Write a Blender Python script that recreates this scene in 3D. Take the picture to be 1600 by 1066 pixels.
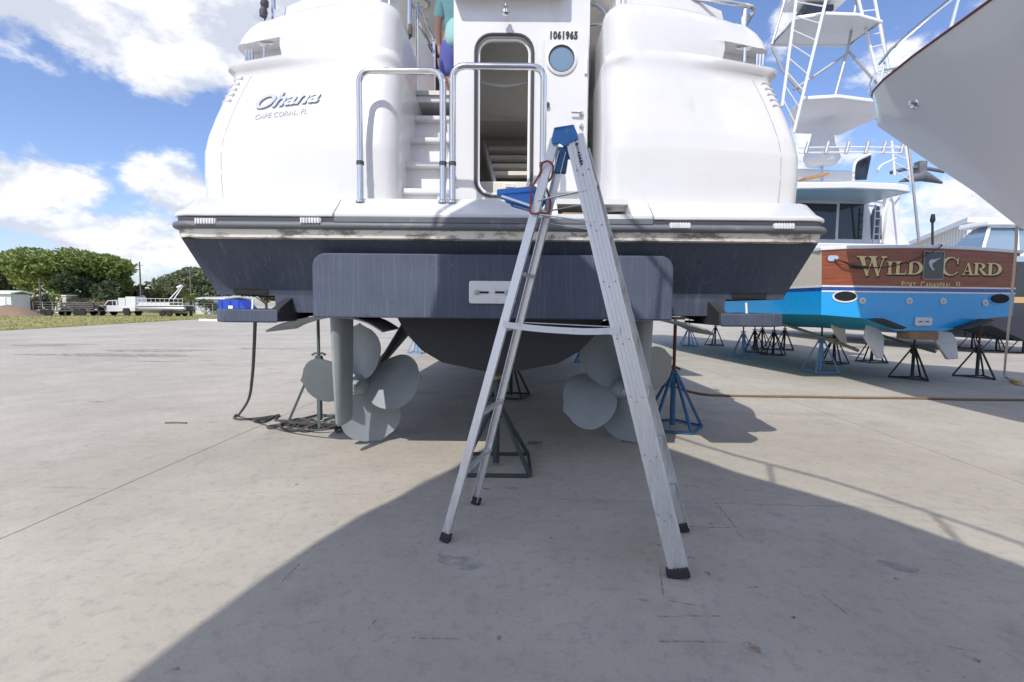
import bpy, bmesh, math, random
from mathutils import Vector, Matrix, Euler, noise as mnoise
random.seed(11)
R = math.radians
for o in list(bpy.data.objects): bpy.data.objects.remove(o)
scene = bpy.context.scene
col = scene.collection
PI = math.pi

# ------------------------------------------------------------------ camera
CAM_H, TILT, ROLL, LENS = 1.35, R(4.0), R(0.5), 17.0
camd = bpy.data.cameras.new('camera'); cam = bpy.data.objects.new('camera', camd); col.objects.link(cam)
camd.lens = LENS; camd.sensor_width = 36.0; camd.clip_start = 0.05; camd.clip_end = 3000
CROT = Matrix.Rotation(PI/2 - TILT, 3, 'X') @ Matrix.Rotation(ROLL, 3, 'Z')
CPOS = Vector((0, 0, CAM_H))
cam.matrix_world = Matrix.Translation(CPOS) @ CROT.to_4x4()
scene.camera = cam

# ------------------------------------------------------------------ world, sun, exposure
SUN_DIR = Vector((0.68, 1.75, -1.93)).normalized()      # the way the light travels
world = bpy.data.worlds.new('World'); scene.world = world; world.use_nodes = True
wn = world.node_tree; wn.nodes.clear()
def wnode(t, **k):
    n = wn.nodes.new(t)
    for a, b in k.items(): setattr(n, a, b)
    return n
def wlink(a, b): wn.links.new(a, b)
def wmath(op, a, b=None, clamp=False):
    n = wnode('ShaderNodeMath', operation=op); n.use_clamp = clamp
    for i, x in enumerate((a, b)):
        if x is None: continue
        if isinstance(x, (int, float)): n.inputs[i].default_value = x
        else: wlink(x, n.inputs[i])
    return n.outputs[0]
wout = wnode('ShaderNodeOutputWorld'); wbg = wnode('ShaderNodeBackground')
wlink(wbg.outputs[0], wout.inputs[0]); wbg.inputs[1].default_value = 0.15
sky = wnode('ShaderNodeTexSky', sky_type='NISHITA', sun_disc=False)
sky.sun_elevation = math.asin(-SUN_DIR.z); sky.sun_rotation = math.atan2(-SUN_DIR.x, -SUN_DIR.y)
sky.altitude = 0; sky.air_density = 1.0; sky.dust_density = 1.0; sky.ozone_density = 3.0
wtc = wnode('ShaderNodeTexCoord'); wsep = wnode('ShaderNodeSeparateXYZ'); wlink(wtc.outputs['Generated'], wsep.inputs[0])
dz = wmath('MAXIMUM', wsep.outputs[2], 0.0)
az = wmath('ARCTAN2', wsep.outputs[0], wsep.outputs[1]); el = wmath('ARCSINE', wsep.outputs[2])
den = wmath('ADD', dz, 0.16)
cx_ = wmath('DIVIDE', wsep.outputs[0], den); cy_ = wmath('DIVIDE', wsep.outputs[1], den)
wcmb = wnode('ShaderNodeCombineXYZ'); wlink(cx_, wcmb.inputs[0]); wlink(cy_, wcmb.inputs[1]); wcmb.inputs[2].default_value = 3.7
def wnoise(vec, scale, detail, rough, dist=0.0):
    n = wnode('ShaderNodeTexNoise'); wlink(vec, n.inputs['Vector'])
    n.inputs['Scale'].default_value = scale; n.inputs['Detail'].default_value = detail
    n.inputs['Roughness'].default_value = rough; n.inputs['Distortion'].default_value = dist
    return n.outputs[0]
# broken clouds: a plane of noise overhead, and heaped banks low in the sky
n_plane = wnoise(wcmb.outputs[0], 0.75, 9, 0.58, 0.25)
dirs = wnode('ShaderNodeVectorMath', operation='MULTIPLY'); wlink(wtc.outputs['Generated'], dirs.inputs[0]); dirs.inputs[1].default_value = (1, 1, 1.7)
n_puff = wnoise(dirs.outputs[0], 7.5, 10, 0.60, 0.1)
offs = wnode('ShaderNodeVectorMath', operation='ADD'); wlink(dirs.outputs[0], offs.inputs[0])
offs.inputs[1].default_value = (-SUN_DIR.x*0.035, -SUN_DIR.y*0.035, 0.06)
n_puff2 = wnoise(offs.outputs[0], 7.5, 10, 0.60, 0.1)
# cloud masses: azimuth, elevation, half width, half height (degrees), weight
CLOUDS = [(-38, 24.5, 19, 5.6, 1.0), (-24, 29, 12, 5.5, .75), (-52, 22, 6, 5, .6), (-44, 10.5, 6, 3.2, .62), (-34.5, 11.5, 5.5, 3.4, .62), (-38, 6.5, 16, 3, .5),
          (29, 27, 5, 5, .55), (40, 21, 8, 4.5, .6), (34, 15, 7, 5, .5), (46, 10, 9, 4, .6), (24, 38, 12, 5, .5), (0, 14, 14, 5, .5), (62, 30, 10, 8, .5),
          (80, 15, 22, 7, .7), (-85, 22, 24, 10, .8), (115, 30, 28, 11, .8), (165, 18, 26, 9, .8), (-130, 24, 27, 10, .8), (0, 56, 60, 11, .75), (-70, 44, 26, 9, .75), (90, 42, 30, 8, .7), (-170, 60, 50, 10, .7),  # from here on: masses out of view, added to raise the fill light
          (100, 60, 40, 11, .75), (-110, 62, 40, 11, .75), (-160, 42, 26, 9, .7), (60, 74, 80, 9, .7)]
mass = None
for a0, e0, ra, re, w in CLOUDS:
    dx = wmath('DIVIDE', wmath('SUBTRACT', az, R(a0)), R(ra)); dy = wmath('DIVIDE', wmath('SUBTRACT', el, R(e0)), R(re))
    q = wmath('ADD', wmath('MULTIPLY', dx, dx), wmath('MULTIPLY', dy, dy))
    g = wmath('MULTIPLY', wmath('POWER', 2.718, wmath('MULTIPLY', q, -1.0)), w)
    mass = g if mass is None else wmath('MAXIMUM', mass, g)
low = wmath('SUBTRACT', 1.0, wmath('DIVIDE', el, R(14)), clamp=True)       # thin veil of far cloud at the horizon
fld = wmath('ADD', wmath('MULTIPLY', n_puff, 1.0), wmath('MULTIPLY', n_plane, 0.25))
fld = wmath('ADD', fld, wmath('ADD', wmath('MULTIPLY', mass, 0.62), wmath('MULTIPLY', low, 0.16)))
fac = wnode('ShaderNodeMapRange', interpolation_type='SMOOTHSTEP'); wlink(fld, fac.inputs[0])
fac.inputs[1].default_value = 0.83; fac.inputs[2].default_value = 0.99
lit = wnode('ShaderNodeMapRange'); wlink(wmath('SUBTRACT', n_puff, n_puff2), lit.inputs[0])
lit.inputs[1].default_value = -0.09; lit.inputs[2].default_value = 0.07
ccol = wnode('ShaderNodeMix', data_type='RGBA'); wlink(lit.outputs[0], ccol.inputs[0])
ccol.inputs[6].default_value = (2.55, 2.7, 3.1, 1); ccol.inputs[7].default_value = (3.95, 3.97, 4.1, 1)
skyg = wnode('ShaderNodeMix', data_type='RGBA', blend_type='MULTIPLY'); skyg.inputs[0].default_value = 1.0
wlink(sky.outputs[0], skyg.inputs[6]); skyg.inputs[7].default_value = (0.64, 0.63, 0.72, 1)
cmix = wnode('ShaderNodeMix', data_type='RGBA'); wlink(wmath('MULTIPLY', fac.outputs[0], 0.94), cmix.inputs[0])
wlink(skyg.outputs[2], cmix.inputs[6]); wlink(ccol.outputs[2], cmix.inputs[7]); wlink(cmix.outputs[2], wbg.inputs[0])

sund = bpy.data.lights.new('sun', 'SUN'); sun = bpy.data.objects.new('sun', sund); col.objects.link(sun)
sund.energy = 2.0; sund.angle = R(0.5); sund.color = (1.0, 0.955, 0.89)
sun.rotation_euler = SUN_DIR.to_track_quat('-Z', 'Y').to_euler(); sun.location = (-10, -20, 30)
vs = scene.view_settings; vs.view_transform = 'Standard'; vs.look = 'None'; vs.exposure = 0.90; vs.gamma = 1.0; vs.use_curve_mapping = False
scene.cycles.max_bounces = 8; scene.cycles.use_denoising = True

# ------------------------------------------------------------------ helpers
FPX = LENS/36.0*1600
def ray(px, py): return CROT @ Vector(((px-800)/FPX, -(py-533)/FPX, -1))
def P(px, py, Y):                      # sight line met with the plane y = Y
    d = ray(px, py); return CPOS + d*(Y/d.y)
def G(px, py, z=0.0):                  # sight line met with the level z
    d = ray(px, py); return CPOS + d*((z-CAM_H)/d.z)
def PL(px, py, o, n):
    d = ray(px, py); return CPOS + d*((Vector(o)-CPOS).dot(n)/d.dot(n))

class MB:
    def __init__(s): s.v = []; s.f = []
    def add(s, vs_, fs):
        b = len(s.v); s.v += [tuple(x) for x in vs_]; s.f += [tuple(i+b for i in f) for f in fs]; return s
    def box(s, c, d, rot=None):
        c = Vector(c); m = rot if rot is not None else Matrix.Identity(3)
        pts = [c + m @ Vector((x*d[0]/2, y*d[1]/2, z*d[2]/2)) for x in (-1, 1) for y in (-1, 1) for z in (-1, 1)]
        return s.add(pts, [(0,1,3,2), (4,6,7,5), (0,4,5,1), (2,3,7,6), (0,2,6,4), (1,5,7,3)])
    def bx(s, x0, x1, y0, y1, z0, z1):
        return s.box(((x0+x1)/2, (y0+y1)/2, (z0+z1)/2), (abs(x1-x0), abs(y1-y0), abs(z1-z0)))
    def bar(s, a, b, w, h, up=(0, 0, 1)):                       # rectangular bar from a to b
        a = Vector(a); b = Vector(b); z = (b-a); L = z.length; z.normalize(); up = Vector(up)
        x = up.cross(z)
        if x.length < 1e-4: x = Vector((1, 0, 0)).cross(z)
        x.normalize(); y = z.cross(x)
        return s.box((a+b)/2, (w, h, L), Matrix((x, y, z)).transposed())
    def loft(s, rings, closed=True, caps=True):
        n = len(rings[0]); vs_ = [p for r in rings for p in r]; fs = []
        for i in range(len(rings)-1):
            for j in range(n if closed else n-1):
                k = (j+1) % n
                fs.append((i*n+j, i*n+k, (i+1)*n+k, (i+1)*n+j))
        if caps and closed: fs.append(tuple(range(n-1, -1, -1))); fs.append(tuple((len(rings)-1)*n+j for j in range(n)))
        return s.add(vs_, fs)
    def tube(s, pts, r, seg=8, closed=False, caps=True):
        pts = [Vector(p) for p in pts]; n = len(pts); rr = r if isinstance(r, (list, tuple)) else [r]*n
        rings = []; prev = None
        for i, p in enumerate(pts):
            if closed: t = pts[(i+1) % n]-pts[i-1]
            else: t = pts[min(i+1, n-1)]-pts[max(i-1, 0)]
            t.normalize()
            if prev is None:
                a = Vector((0, 0, 1)) if abs(t.z) < .9 else Vector((1, 0, 0))
                x = a.cross(t).normalized()
            else:
                x = prev - t*prev.dot(t)
                if x.length < 1e-5: x = Vector((0, 0, 1)).cross(t)
                x.normalize()
            prev = x; y = t.cross(x)
            rings.append([p + (x*math.cos(2*PI*k/seg) + y*math.sin(2*PI*k/seg))*rr[i] for k in range(seg)])
        if closed: rings.append(rings[0])
        return s.loft(rings, True, caps and not closed)
    def prism(s, poly, ext):                                      # planar 3d polygon pushed along ext
        ext = Vector(ext); a = [Vector(p) for p in poly]; b = [p+ext for p in a]
        return s.loft([a, b])
    def lathe(s, prof, o=(0, 0, 0), axis=(0, 0, 1), seg=16):
        o = Vector(o); q = Vector((0, 0, 1)).rotation_difference(Vector(axis).normalized())
        return s.loft([[o + q @ Vector((r*math.cos(2*PI*k/seg), r*math.sin(2*PI*k/seg), h)) for k in range(seg)] for r, h in prof])
    def grid(s, fn, nu, nv):
        vs_ = [fn(i/nu, j/nv) for j in range(nv+1) for i in range(nu+1)]
        fs = [(j*(nu+1)+i, j*(nu+1)+i+1, (j+1)*(nu+1)+i+1, (j+1)*(nu+1)+i) for j in range(nv) for i in range(nu)]
        return s.add(vs_, fs)
    def ring_wall(s, outer, inner):                               # flat wall with one opening; same count of points
        n = len(outer)
        return s.add(list(outer)+list(inner), [(i, (i+1) % n, n+(i+1) % n, n+i) for i in range(n)])
    def build(s, name, mat, parent=None, smooth=40, bevel=0, seg=2, recalc=True):
        me = bpy.data.meshes.new(name); me.from_pydata(s.v, [], s.f)
        if recalc:
            bm = bmesh.new(); bm.from_mesh(me); bmesh.ops.recalc_face_normals(bm, faces=bm.faces); bm.to_mesh(me); bm.free()
        me.materials.append(M[mat] if isinstance(mat, str) else mat)
        o = bpy.data.objects.new(name, me); col.objects.link(o)
        if smooth:
            me.polygons.foreach_set('use_smooth', [True]*len(me.polygons)); me.set_sharp_from_angle(angle=R(smooth))
        if bevel:
            b = o.modifiers.new('bevel', 'BEVEL'); b.width = bevel; b.segments = seg; b.limit_method = 'ANGLE'; b.angle_limit = R(35); b.harden_normals = False
        if parent is not None: adopt(o, parent)
        return o

def wmat(o):
    m = Matrix.LocRotScale(o.location, o.rotation_euler, o.scale)
    if o.parent: m = wmat(o.parent) @ o.matrix_parent_inverse @ m
    return m
def adopt(o, parent):
    o.parent = parent; o.matrix_parent_inverse = wmat(parent).inverted()
def tag(o, label, cat, group=None):
    o['label'] = label; o['category'] = cat
    if group: o['group'] = group
    return o
def thing(name, label, cat, loc=(0, 0, 0), rz=0, group=None):
    o = bpy.data.objects.new(name, None); col.objects.link(o); o.empty_display_size = .2
    o.location = loc; o.rotation_euler = (0, 0, rz); return tag(o, label, cat, group)
def kind(o, k): o['kind'] = k; return o
def catmull(pts, n=6, closed=False):
    pts = [Vector(p) for p in pts]; out = []; m = len(pts)
    for i in range(m if closed else m-1):
        if closed: p0, p1, p2, p3 = pts[i-1], pts[i], pts[(i+1) % m], pts[(i+2) % m]
        else: p0, p1, p2, p3 = pts[max(i-1, 0)], pts[i], pts[i+1], pts[min(i+2, m-1)]
        for k in range(n):
            t = k/n
            out.append(0.5*((2*p1)+(p2-p0)*t+(2*p0-5*p1+4*p2-p3)*t*t+(3*p1-p0-3*p2+p3)*t**3))
    if not closed: out.append(pts[-1])
    return out
def fillet(pts, r, n=6):                                          # polyline with rounded corners
    pts = [Vector(p) for p in pts]; out = [pts[0]]
    for a, b, c in zip(pts, pts[1:], pts[2:]):
        u = (a-b); v = (c-b); rr = min(r, u.length*.49, v.length*.49); p = b+u.normalized()*rr; q = b+v.normalized()*rr
        for k in range(n+1):
            t = k/n; out.append(p*(1-t)**2 + b*2*t*(1-t) + q*t*t)
    out.append(pts[-1]); return out
def rrect(x0, x1, z0, z1, r, n=6):
    out = []
    for cx, cz, a in ((x1-r, z1-r, 0), (x0+r, z1-r, 90), (x0+r, z0+r, 180), (x1-r, z0+r, 270)):
        for k in range(n+1): t = R(a+90*k/n); out.append((cx+r*math.cos(t), cz+r*math.sin(t)))
    return out
def lerp(a, b, t): return a+(b-a)*t
def interp(tab, z):
    if z <= tab[0][0]: return tab[0][1:]
    for a, b in zip(tab, tab[1:]):
        if z <= b[0]:
            t = (z-a[0])/max(b[0]-a[0], 1e-6); return tuple(lerp(p, q, t) for p, q in zip(a[1:], b[1:]))
    return tab[-1][1:]
def text_mesh(name, s, size, mat, mtx, parent, extrude=.002, shear=0.0, offset=0.0, align='LEFT', space=1.0, wx=1.0):
    cu = bpy.data.curves.new(name, 'FONT'); cu.body = s; cu.size = size; cu.extrude = extrude; cu.shear = shear; cu.offset = offset
    cu.align_x = align; cu.space_character = space; cu.resolution_u = 3
    t = bpy.data.objects.new('tmp', cu); col.objects.link(t); dg = bpy.context.evaluated_depsgraph_get()
    me = bpy.data.meshes.new_from_object(t.evaluated_get(dg)); bpy.data.objects.remove(t); bpy.data.curves.remove(cu)
    me.transform(mtx @ Matrix.Diagonal((wx, 1, 1, 1))); me.name = name
    me.materials.clear(); me.materials.append(M[mat])
    o = bpy.data.objects.new(name, me); col.objects.link(o)
    if parent: adopt(o, parent)
    return o

# ------------------------------------------------------------------ materials
M = {}
class NT:
    def __init__(s, name):
        s.m = bpy.data.materials.new(name); s.m.use_nodes = True; s.t = s.m.node_tree; s.b = s.t.nodes['Principled BSDF']; M[name] = s.m
        g = s.t.nodes.new('ShaderNodeNewGeometry'); s.pos = g.outputs['Position']
    def n(s, t, **k):
        x = s.t.nodes.new(t)
        for a, b in k.items(): setattr(x, a, b)
        return x
    def l(s, a, b): s.t.links.new(a, b)
    def scaled(s, sc, vec=None):
        x = s.n('ShaderNodeVectorMath', operation='MULTIPLY'); s.l(vec or s.pos, x.inputs[0]); x.inputs[1].default_value = sc; return x.outputs[0]
    def noise(s, scale, detail=4, rough=.55, vec=None, dist=0):
        x = s.n('ShaderNodeTexNoise'); s.l(vec or s.pos, x.inputs['Vector']); x.inputs['Scale'].default_value = scale
        x.inputs['Detail'].default_value = detail; x.inputs['Roughness'].default_value = rough; x.inputs['Distortion'].default_value = dist; return x.outputs[0]
    def rng(s, val, a, b, lo=0, hi=1):
        x = s.n('ShaderNodeMapRange', interpolation_type='SMOOTHSTEP'); s.l(val, x.inputs[0])
        for i, q in enumerate((a, b, lo, hi)): x.inputs[i+1].default_value = q
        return x.outputs[0]
    def math(s, op, a, b):
        x = s.n('ShaderNodeMath', operation=op)
        for i, q in enumerate((a, b)):
            if isinstance(q, (int, float)): x.inputs[i].default_value = q
            else: s.l(q, x.inputs[i])
        return x.outputs[0]
    def mix(s, f, a, b, blend='MIX'):
        x = s.n('ShaderNodeMix', data_type='RGBA', blend_type=blend)
        for i, q in ((0, f), (6, a), (7, b)):
            if isinstance(q, (int, float)): x.inputs[i].default_value = q
            elif isinstance(q, tuple): x.inputs[i].default_value = q if len(q) == 4 else q+(1,)
            else: s.l(q, x.inputs[i])
        return x.outputs[2]
    def out(s, colr, rough=.5, metal=0, bump=None, bstr=.2, bdist=.01, coat=0, spec=.5):
        if isinstance(colr, tuple): s.b.inputs['Base Color'].default_value = colr if len(colr) == 4 else colr+(1,)
        else: s.l(colr, s.b.inputs['Base Color'])
        if isinstance(rough, (int, float)): s.b.inputs['Roughness'].default_value = rough
        else: s.l(rough, s.b.inputs['Roughness'])
        s.b.inputs['Metallic'].default_value = metal; s.b.inputs['Coat Weight'].default_value = coat; s.b.inputs['Coat Roughness'].default_value = .06
        s.b.inputs['Specular IOR Level'].default_value = spec
        if bump is not None:
            x = s.n('ShaderNodeBump'); x.inputs['Strength'].default_value = bstr; x.inputs['Distance'].default_value = bdist
            s.l(bump, x.inputs['Height']); s.l(x.outputs[0], s.b.inputs['Normal'])
        return s.m
def simple(name, c, rough=.5, metal=0, var=.12, scale=6, coat=0, bump=0, spec=.5, grime=None, gs=2.5, gt=(.58, .75)):
    t = NT(name); f = t.noise(scale, 5)
    lo = tuple(max(0, x*(1-var)) for x in c); hi = tuple(min(1, x*(1+var)) for x in c)
    cc = t.mix(f, lo, hi)
    if grime: cc = t.mix(t.rng(t.noise(gs, 6, .65), *gt), cc, grime)
    return t.out(cc, t.rng(f, .3, .7, max(rough-.06, .02), rough+.06), metal, t.noise(scale*9, 3) if bump else None, bump, .004, coat, spec)

# concrete yard
t = NT('concrete')
big = t.noise(.35, 5, .6); mid = t.noise(2.2, 6, .62); fine = t.noise(60, 3, .6); grain = t.noise(240, 2, .5)
cc = t.mix(t.rng(big, .3, .7), (.45, .408, .335), (.55, .505, .425))
cc = t.mix(t.rng(mid, .35, .7), cc, t.mix(1.0, cc, (.90, .90, .91), 'MULTIPLY'))
oi = t.n('ShaderNodeObjectInfo'); cc = t.mix(t.math('MULTIPLY', oi.outputs['Random'], .5), cc, t.mix(1.0, cc, (.92, .925, .94), 'MULTIPLY'))
cc = t.mix(t.rng(t.noise(.9, 5, .6, t.scaled((.30, 1.0, 1))), .54, .74, 0, .42), cc, (.23, .232, .24))      # long tyre scuffs
cc = t.mix(t.rng(t.noise(1.7, 7, .7), .54, .74, 0, .45), cc, (.25, .235, .215))                               # damp, oily patches
cc = t.mix(t.rng(t.noise(3.1, 8, .7, t.scaled((1.0, .35, 1))), .63, .74, 0, .6), cc, (.33, .19, .11))        # rust
vo = t.n('ShaderNodeTexVoronoi'); t.l(t.pos, vo.inputs['Vector']); vo.inputs['Scale'].default_value = 2.1
spot = t.math('MULTIPLY', t.rng(vo.outputs['Distance'], .015, .05, 1, 0), t.rng(t.noise(.8, 3), .5, .6))
cc = t.mix(t.math('MULTIPLY', spot, .75), cc, (.07, .068, .066))
vo2 = t.n('ShaderNodeTexVoronoi'); t.l(t.scaled((1, .55, 1)), vo2.inputs['Vector']); vo2.inputs['Scale'].default_value = 5.3
spot2 = t.math('MULTIPLY', t.rng(vo2.outputs['Distance'], .02, .07, 1, 0), t.rng(t.noise(1.3, 3, .5), .53, .6))
cc = t.mix(t.math('MULTIPLY', spot2, .5), cc, (.13, .12, .115))
cc = t.mix(t.math('MULTIPLY', t.rng(fine, .3, .7), .42), cc, t.mix(1.0, cc, (.82, .82, .82), 'MULTIPLY'))
cc = t.mix(t.math('MULTIPLY', t.rng(grain, .55, .75), .3), cc, (.55, .54, .52))
sp = t.noise(14, 6, .72); cc = t.mix(t.rng(sp, .50, .64, 0, .42), cc, (.29, .275, .25)); cc = t.mix(t.rng(sp, .28, .42, .22, 0), cc, (.56, .54, .50))
vo3 = t.n('ShaderNodeTexVoronoi'); t.l(t.pos, vo3.inputs['Vector']); vo3.inputs['Scale'].default_value = 17
cc = t.mix(t.math('MULTIPLY', t.math('MULTIPLY', t.rng(vo3.outputs['Distance'], .04, .13, 1, 0), t.rng(t.noise(3.1, 3, .6), .50, .62)), .55), cc, (.12, .11, .10))
hb = t.math('ADD', t.math('MULTIPLY', fine, .5), t.math('MULTIPLY', grain, .4))
t.out(cc, t.rng(mid, .3, .7, .72, .9), 0, hb, .35, .004, 0, .3)

t = NT('joint'); t.out(t.mix(t.noise(8), (.06, .058, .052), (.12, .11, .10)), .95)
t = NT('gelcoat'); f = t.noise(1.4, 5, .6)
cc = t.mix(t.rng(f, .35, .75), (.68, .68, .683), (.645, .65, .657))
cc = t.mix(t.rng(t.noise(2.2, 7, .7, t.scaled((3.0, 3.0, .7))), .56, .74, 0, .5), cc, (.54, .535, .515))
t.out(cc, .3, 0, t.noise(1.7, 2), .02, .05, .35)
simple('white_paint', (.78, .785, .79), .35, var=.04, grime=(.6, .59, .56))
simple('bow_white', (.82, .82, .82), .08, var=.02, scale=1.2, coat=1.0)
simple('deck_beige', (.68, .66, .62), .6, var=.08)
simple('liner', (.80, .77, .70), .55, var=.06)
t = NT('bottom_paint')                                      # faded antifouling with chalky runs
st = t.noise(1.0, 6, .65, t.scaled((42, 9, .9))); st2 = t.noise(1.0, 5, .6, t.scaled((130, 30, 2.2))); pat = t.noise(2.0, 6, .62)
cc = t.mix(t.rng(pat, .3, .72), (.046, .060, .094), (.074, .092, .136))
cc = t.mix(t.rng(st, .52, .75, 0, .5), cc, (.14, .165, .215)); cc = t.mix(t.rng(st2, .56, .75, 0, .5), cc, (.22, .235, .27))
cc = t.mix(t.rng(t.noise(5, 7, .7), .60, .70, 0, .6), cc, (.035, .038, .048)); cc = t.mix(t.rng(t.noise(28, 5, .7), .66, .72, 0, .7), cc, (.26, .27, .29))
t.out(cc, t.rng(pat, .3, .7, .55, .75), 0, t.noise(45, 4), .25, .003)
simple('hull_under', (.038, .040, .048), .75, var=.3, scale=4, bump=.2)
simple('black_void', (.010, .010, .011), .8)
simple('rubber', (.135, .145, .165), .55, var=.15, scale=9, grime=(.28, .27, .26), gs=6)
simple('dark_rubber', (.055, .058, .066), .6, var=.2)
t = NT('stained_cream'); cc = t.mix(t.noise(5, 4), (.72, .68, .60), (.80, .78, .73))
run = t.noise(1.0, 7, .7, t.scaled((5, 5, 14)))
zz = t.n('ShaderNodeSeparateXYZ'); t.l(t.pos, zz.inputs[0])
cc = t.mix(t.rng(t.math('ADD', run, t.math('MULTIPLY', t.noise(1.6, 3), .35)), .64, .80, 0, .85), cc, (.13, .115, .10))
cc = t.mix(t.rng(t.noise(4.0, 6, .7), .62, .72, 0, .45), cc, (.42, .26, .13)); t.out(cc, .5)
t = NT('prop_paint'); f = t.noise(3, 6, .6)
cc = t.mix(t.rng(f, .3, .7), (.28, .315, .335), (.325, .36, .375)); cc = t.mix(t.rng(t.noise(16, 6, .7), .64, .76, 0, .4), cc, (.22, .25, .26))
t.out(cc, .62, 0, t.noise(70, 3), .12, .002)
t = NT('aluminium'); f = t.noise(1.0, 5, .7, t.scaled((60, 60, 3)))
cc = t.mix(t.rng(f, .3, .7), (.60, .61, .62), (.74, .75, .76)); cc = t.mix(t.rng(t.noise(9, 8, .75), .60, .72, 0, .5), cc, (.36, .36, .37))
cc = t.mix(t.rng(t.noise(30, 4, .7), .68, .76, 0, .8), cc, (.84, .84, .83)); t.out(cc, t.rng(f, .3, .7, .36, .52), .72, t.noise(60, 3), .08, .002)
simple('stainless', (.72, .73, .74), .13, 1.0, var=.05, grime=(.5, .42, .34), gs=9, gt=(.68, .8))
simple('blue_plastic', (.035, .17, .46), .48, var=.12, scale=14, grime=(.16, .24, .36), gs=20)
simple('tray_blue', (.03, .19, .62), .4, var=.1)
simple('black_plastic', (.025, .025, .027), .55, var=.2)
simple('steel_dark', (.035, .05, .052), .6, var=.3, scale=12, grime=(.12, .09, .07), gs=7)
simple('steel_green', (.075, .10, .10), .6, var=.2, scale=12, grime=(.15, .10, .07), gs=7)
simple('steel_blue', (.025, .125, .27), .55, var=.2, scale=12, grime=(.12, .14, .17), gs=8)
simple('steel_sky', (.17, .34, .58), .5, var=.15, scale=12, grime=(.35, .42, .5), gs=8)
simple('steel_black', (.018, .019, .022), .55, var=.3, scale=12)
simple('rust', (.14, .055, .030), .85, var=.4, scale=30)
simple('rope_dark', (.075, .072, .075), .9, var=.35, scale=60, bump=.5)
simple('rope_red', (.30, .085, .07), .85, var=.2, scale=60, bump=.4)
simple('rope_white', (.58, .54, .48), .9, var=.2, scale=60, bump=.4)
simple('hose', (.17, .115, .065), .7, var=.3, scale=25)
simple('yellow', (.62, .42, .06), .5)
simple('silver_letter', (.51, .54, .60), .35, .1, var=.05)
simple('ghost_letter', (.60, .605, .62), .5, var=.03)
simple('black_letter', (.012, .012, .014), .5, var=.1)
simple('zinc', (.46, .46, .45), .55, .5, var=.2, scale=30)
simple('plate_white', (.70, .71, .72), .5, var=.05, grime=(.45, .46, .48), gs=14, gt=(.55, .75))
t = NT('glass_dark'); t.out((.022, .026, .032), .05, 0, None, 0, 0, .3)
t = NT('glass_blue'); t.out((.16, .24, .33), .06, 0, None, 0, 0, .6)
simple('shirt', (.30, .56, .54), .9, var=.25, scale=5, bump=.6)
simple('shorts', (.085, .10, .32), .85, var=.12, scale=14, bump=.3)
simple('skin', (.50, .27, .19), .55, var=.08)
simple('hair', (.12, .09, .07), .8)
t = NT('mahogany'); g1 = t.noise(1.0, 7, .65, t.scaled((1.0, 1.0, 16)), 1.2); g2 = t.noise(1.0, 3, .6, t.scaled((5, 5, 130)))
cc = t.mix(t.rng(g1, .3, .72), (.20, .045, .016), (.36, .10, .036)); cc = t.mix(t.rng(g2, .45, .7, 0, .35), cc, (.17, .04, .018))
t.out(cc, .3, 0, None, 0, 0, .35, .3)
simple('wild_blue', (.004, .36, .80), .25, var=.05, scale=2, coat=.5)
simple('wild_bottom', (.010, .30, .46), .5, var=.12, scale=3)
simple('stripe_navy', (.012, .07, .30), .3, coat=.4)
simple('stripe_white', (.78, .79, .80), .3)
simple('cream_hull', (.70, .66, .55), .25, var=.03, coat=.6)
simple('gold', (.72, .56, .27), .38, .25, var=.1)
simple('navy_hull', (.008, .012, .03), .12, var=.2, coat=.8)
simple('tan_stripe', (.5, .33, .14), .5)
simple('bronze', (.34, .31, .24), .6, .2, var=.2)
simple('wood_block', (.26, .17, .10), .85, var=.35, scale=9)
simple('canvas_white', (.72, .73, .75), .8, var=.06, bump=.3)
simple('teak', (.42, .22, .09), .6, var=.25, scale=9)
simple('cap_red', (.18, .055, .045), .4)
simple('metal_siding', (.66, .67, .66), .45, var=.05, grime=(.45, .43, .40))
simple('roof_white', (.74, .75, .76), .4, var=.05)
simple('roof_red', (.26, .12, .10), .8, var=.2)
simple('stucco', (.62, .57, .48), .9, var=.1)
simple('truck_white', (.60, .61, .62), .2, var=.03, coat=.6)
simple('tyre', (.022, .022, .023), .85, var=.2)
simple('container_blue', (.02, .06, .42), .5, var=.12, grime=(.05, .08, .3))
simple('bark', (.12, .09, .065), .9, var=.35, scale=9, bump=.6)
simple('dirt', (.24, .17, .12), .95, var=.25, scale=4)
simple('weathered_wood', (.13, .115, .10), .9, var=.35, scale=6)
simple('pontoon', (.45, .46, .46), .35, .7, var=.1)
def leafmat(name, a, b):
    t = NT(name); f = t.noise(.9, 4, .6); f2 = t.noise(11, 3, .6)
    cc = t.mix(t.rng(f, .3, .7), a, b); cc = t.mix(t.rng(f2, .35, .7, 0, .5), cc, tuple(x*1.35 for x in b))
    t.out(cc, .6, 0, None, 0, 0, 0, .3); t.b.inputs['Transmission Weight'].default_value = 0
    tr = t.n('ShaderNodeBsdfTranslucent'); t.l(cc, tr.inputs[0]); mx = t.n('ShaderNodeMixShader'); mx.inputs[0].default_value = .28
    o = t.t.nodes['Material Output']; t.l(t.b.outputs[0], mx.inputs[1]); t.l(tr.outputs[0], mx.inputs[2]); t.l(mx.outputs[0], o.inputs[0])
leafmat('leaf_bright', (.12, .18, .045), (.26, .31, .09))
leafmat('leaf_dark', (.05, .08, .04), (.11, .14, .07))
leafmat('leaf_grey', (.12, .15, .08), (.22, .25, .14))
leafmat('leaf_dry', (.16, .11, .06), (.22, .17, .09))
leafmat('grass_leaf', (.28, .28, .09), (.40, .36, .15))
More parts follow.
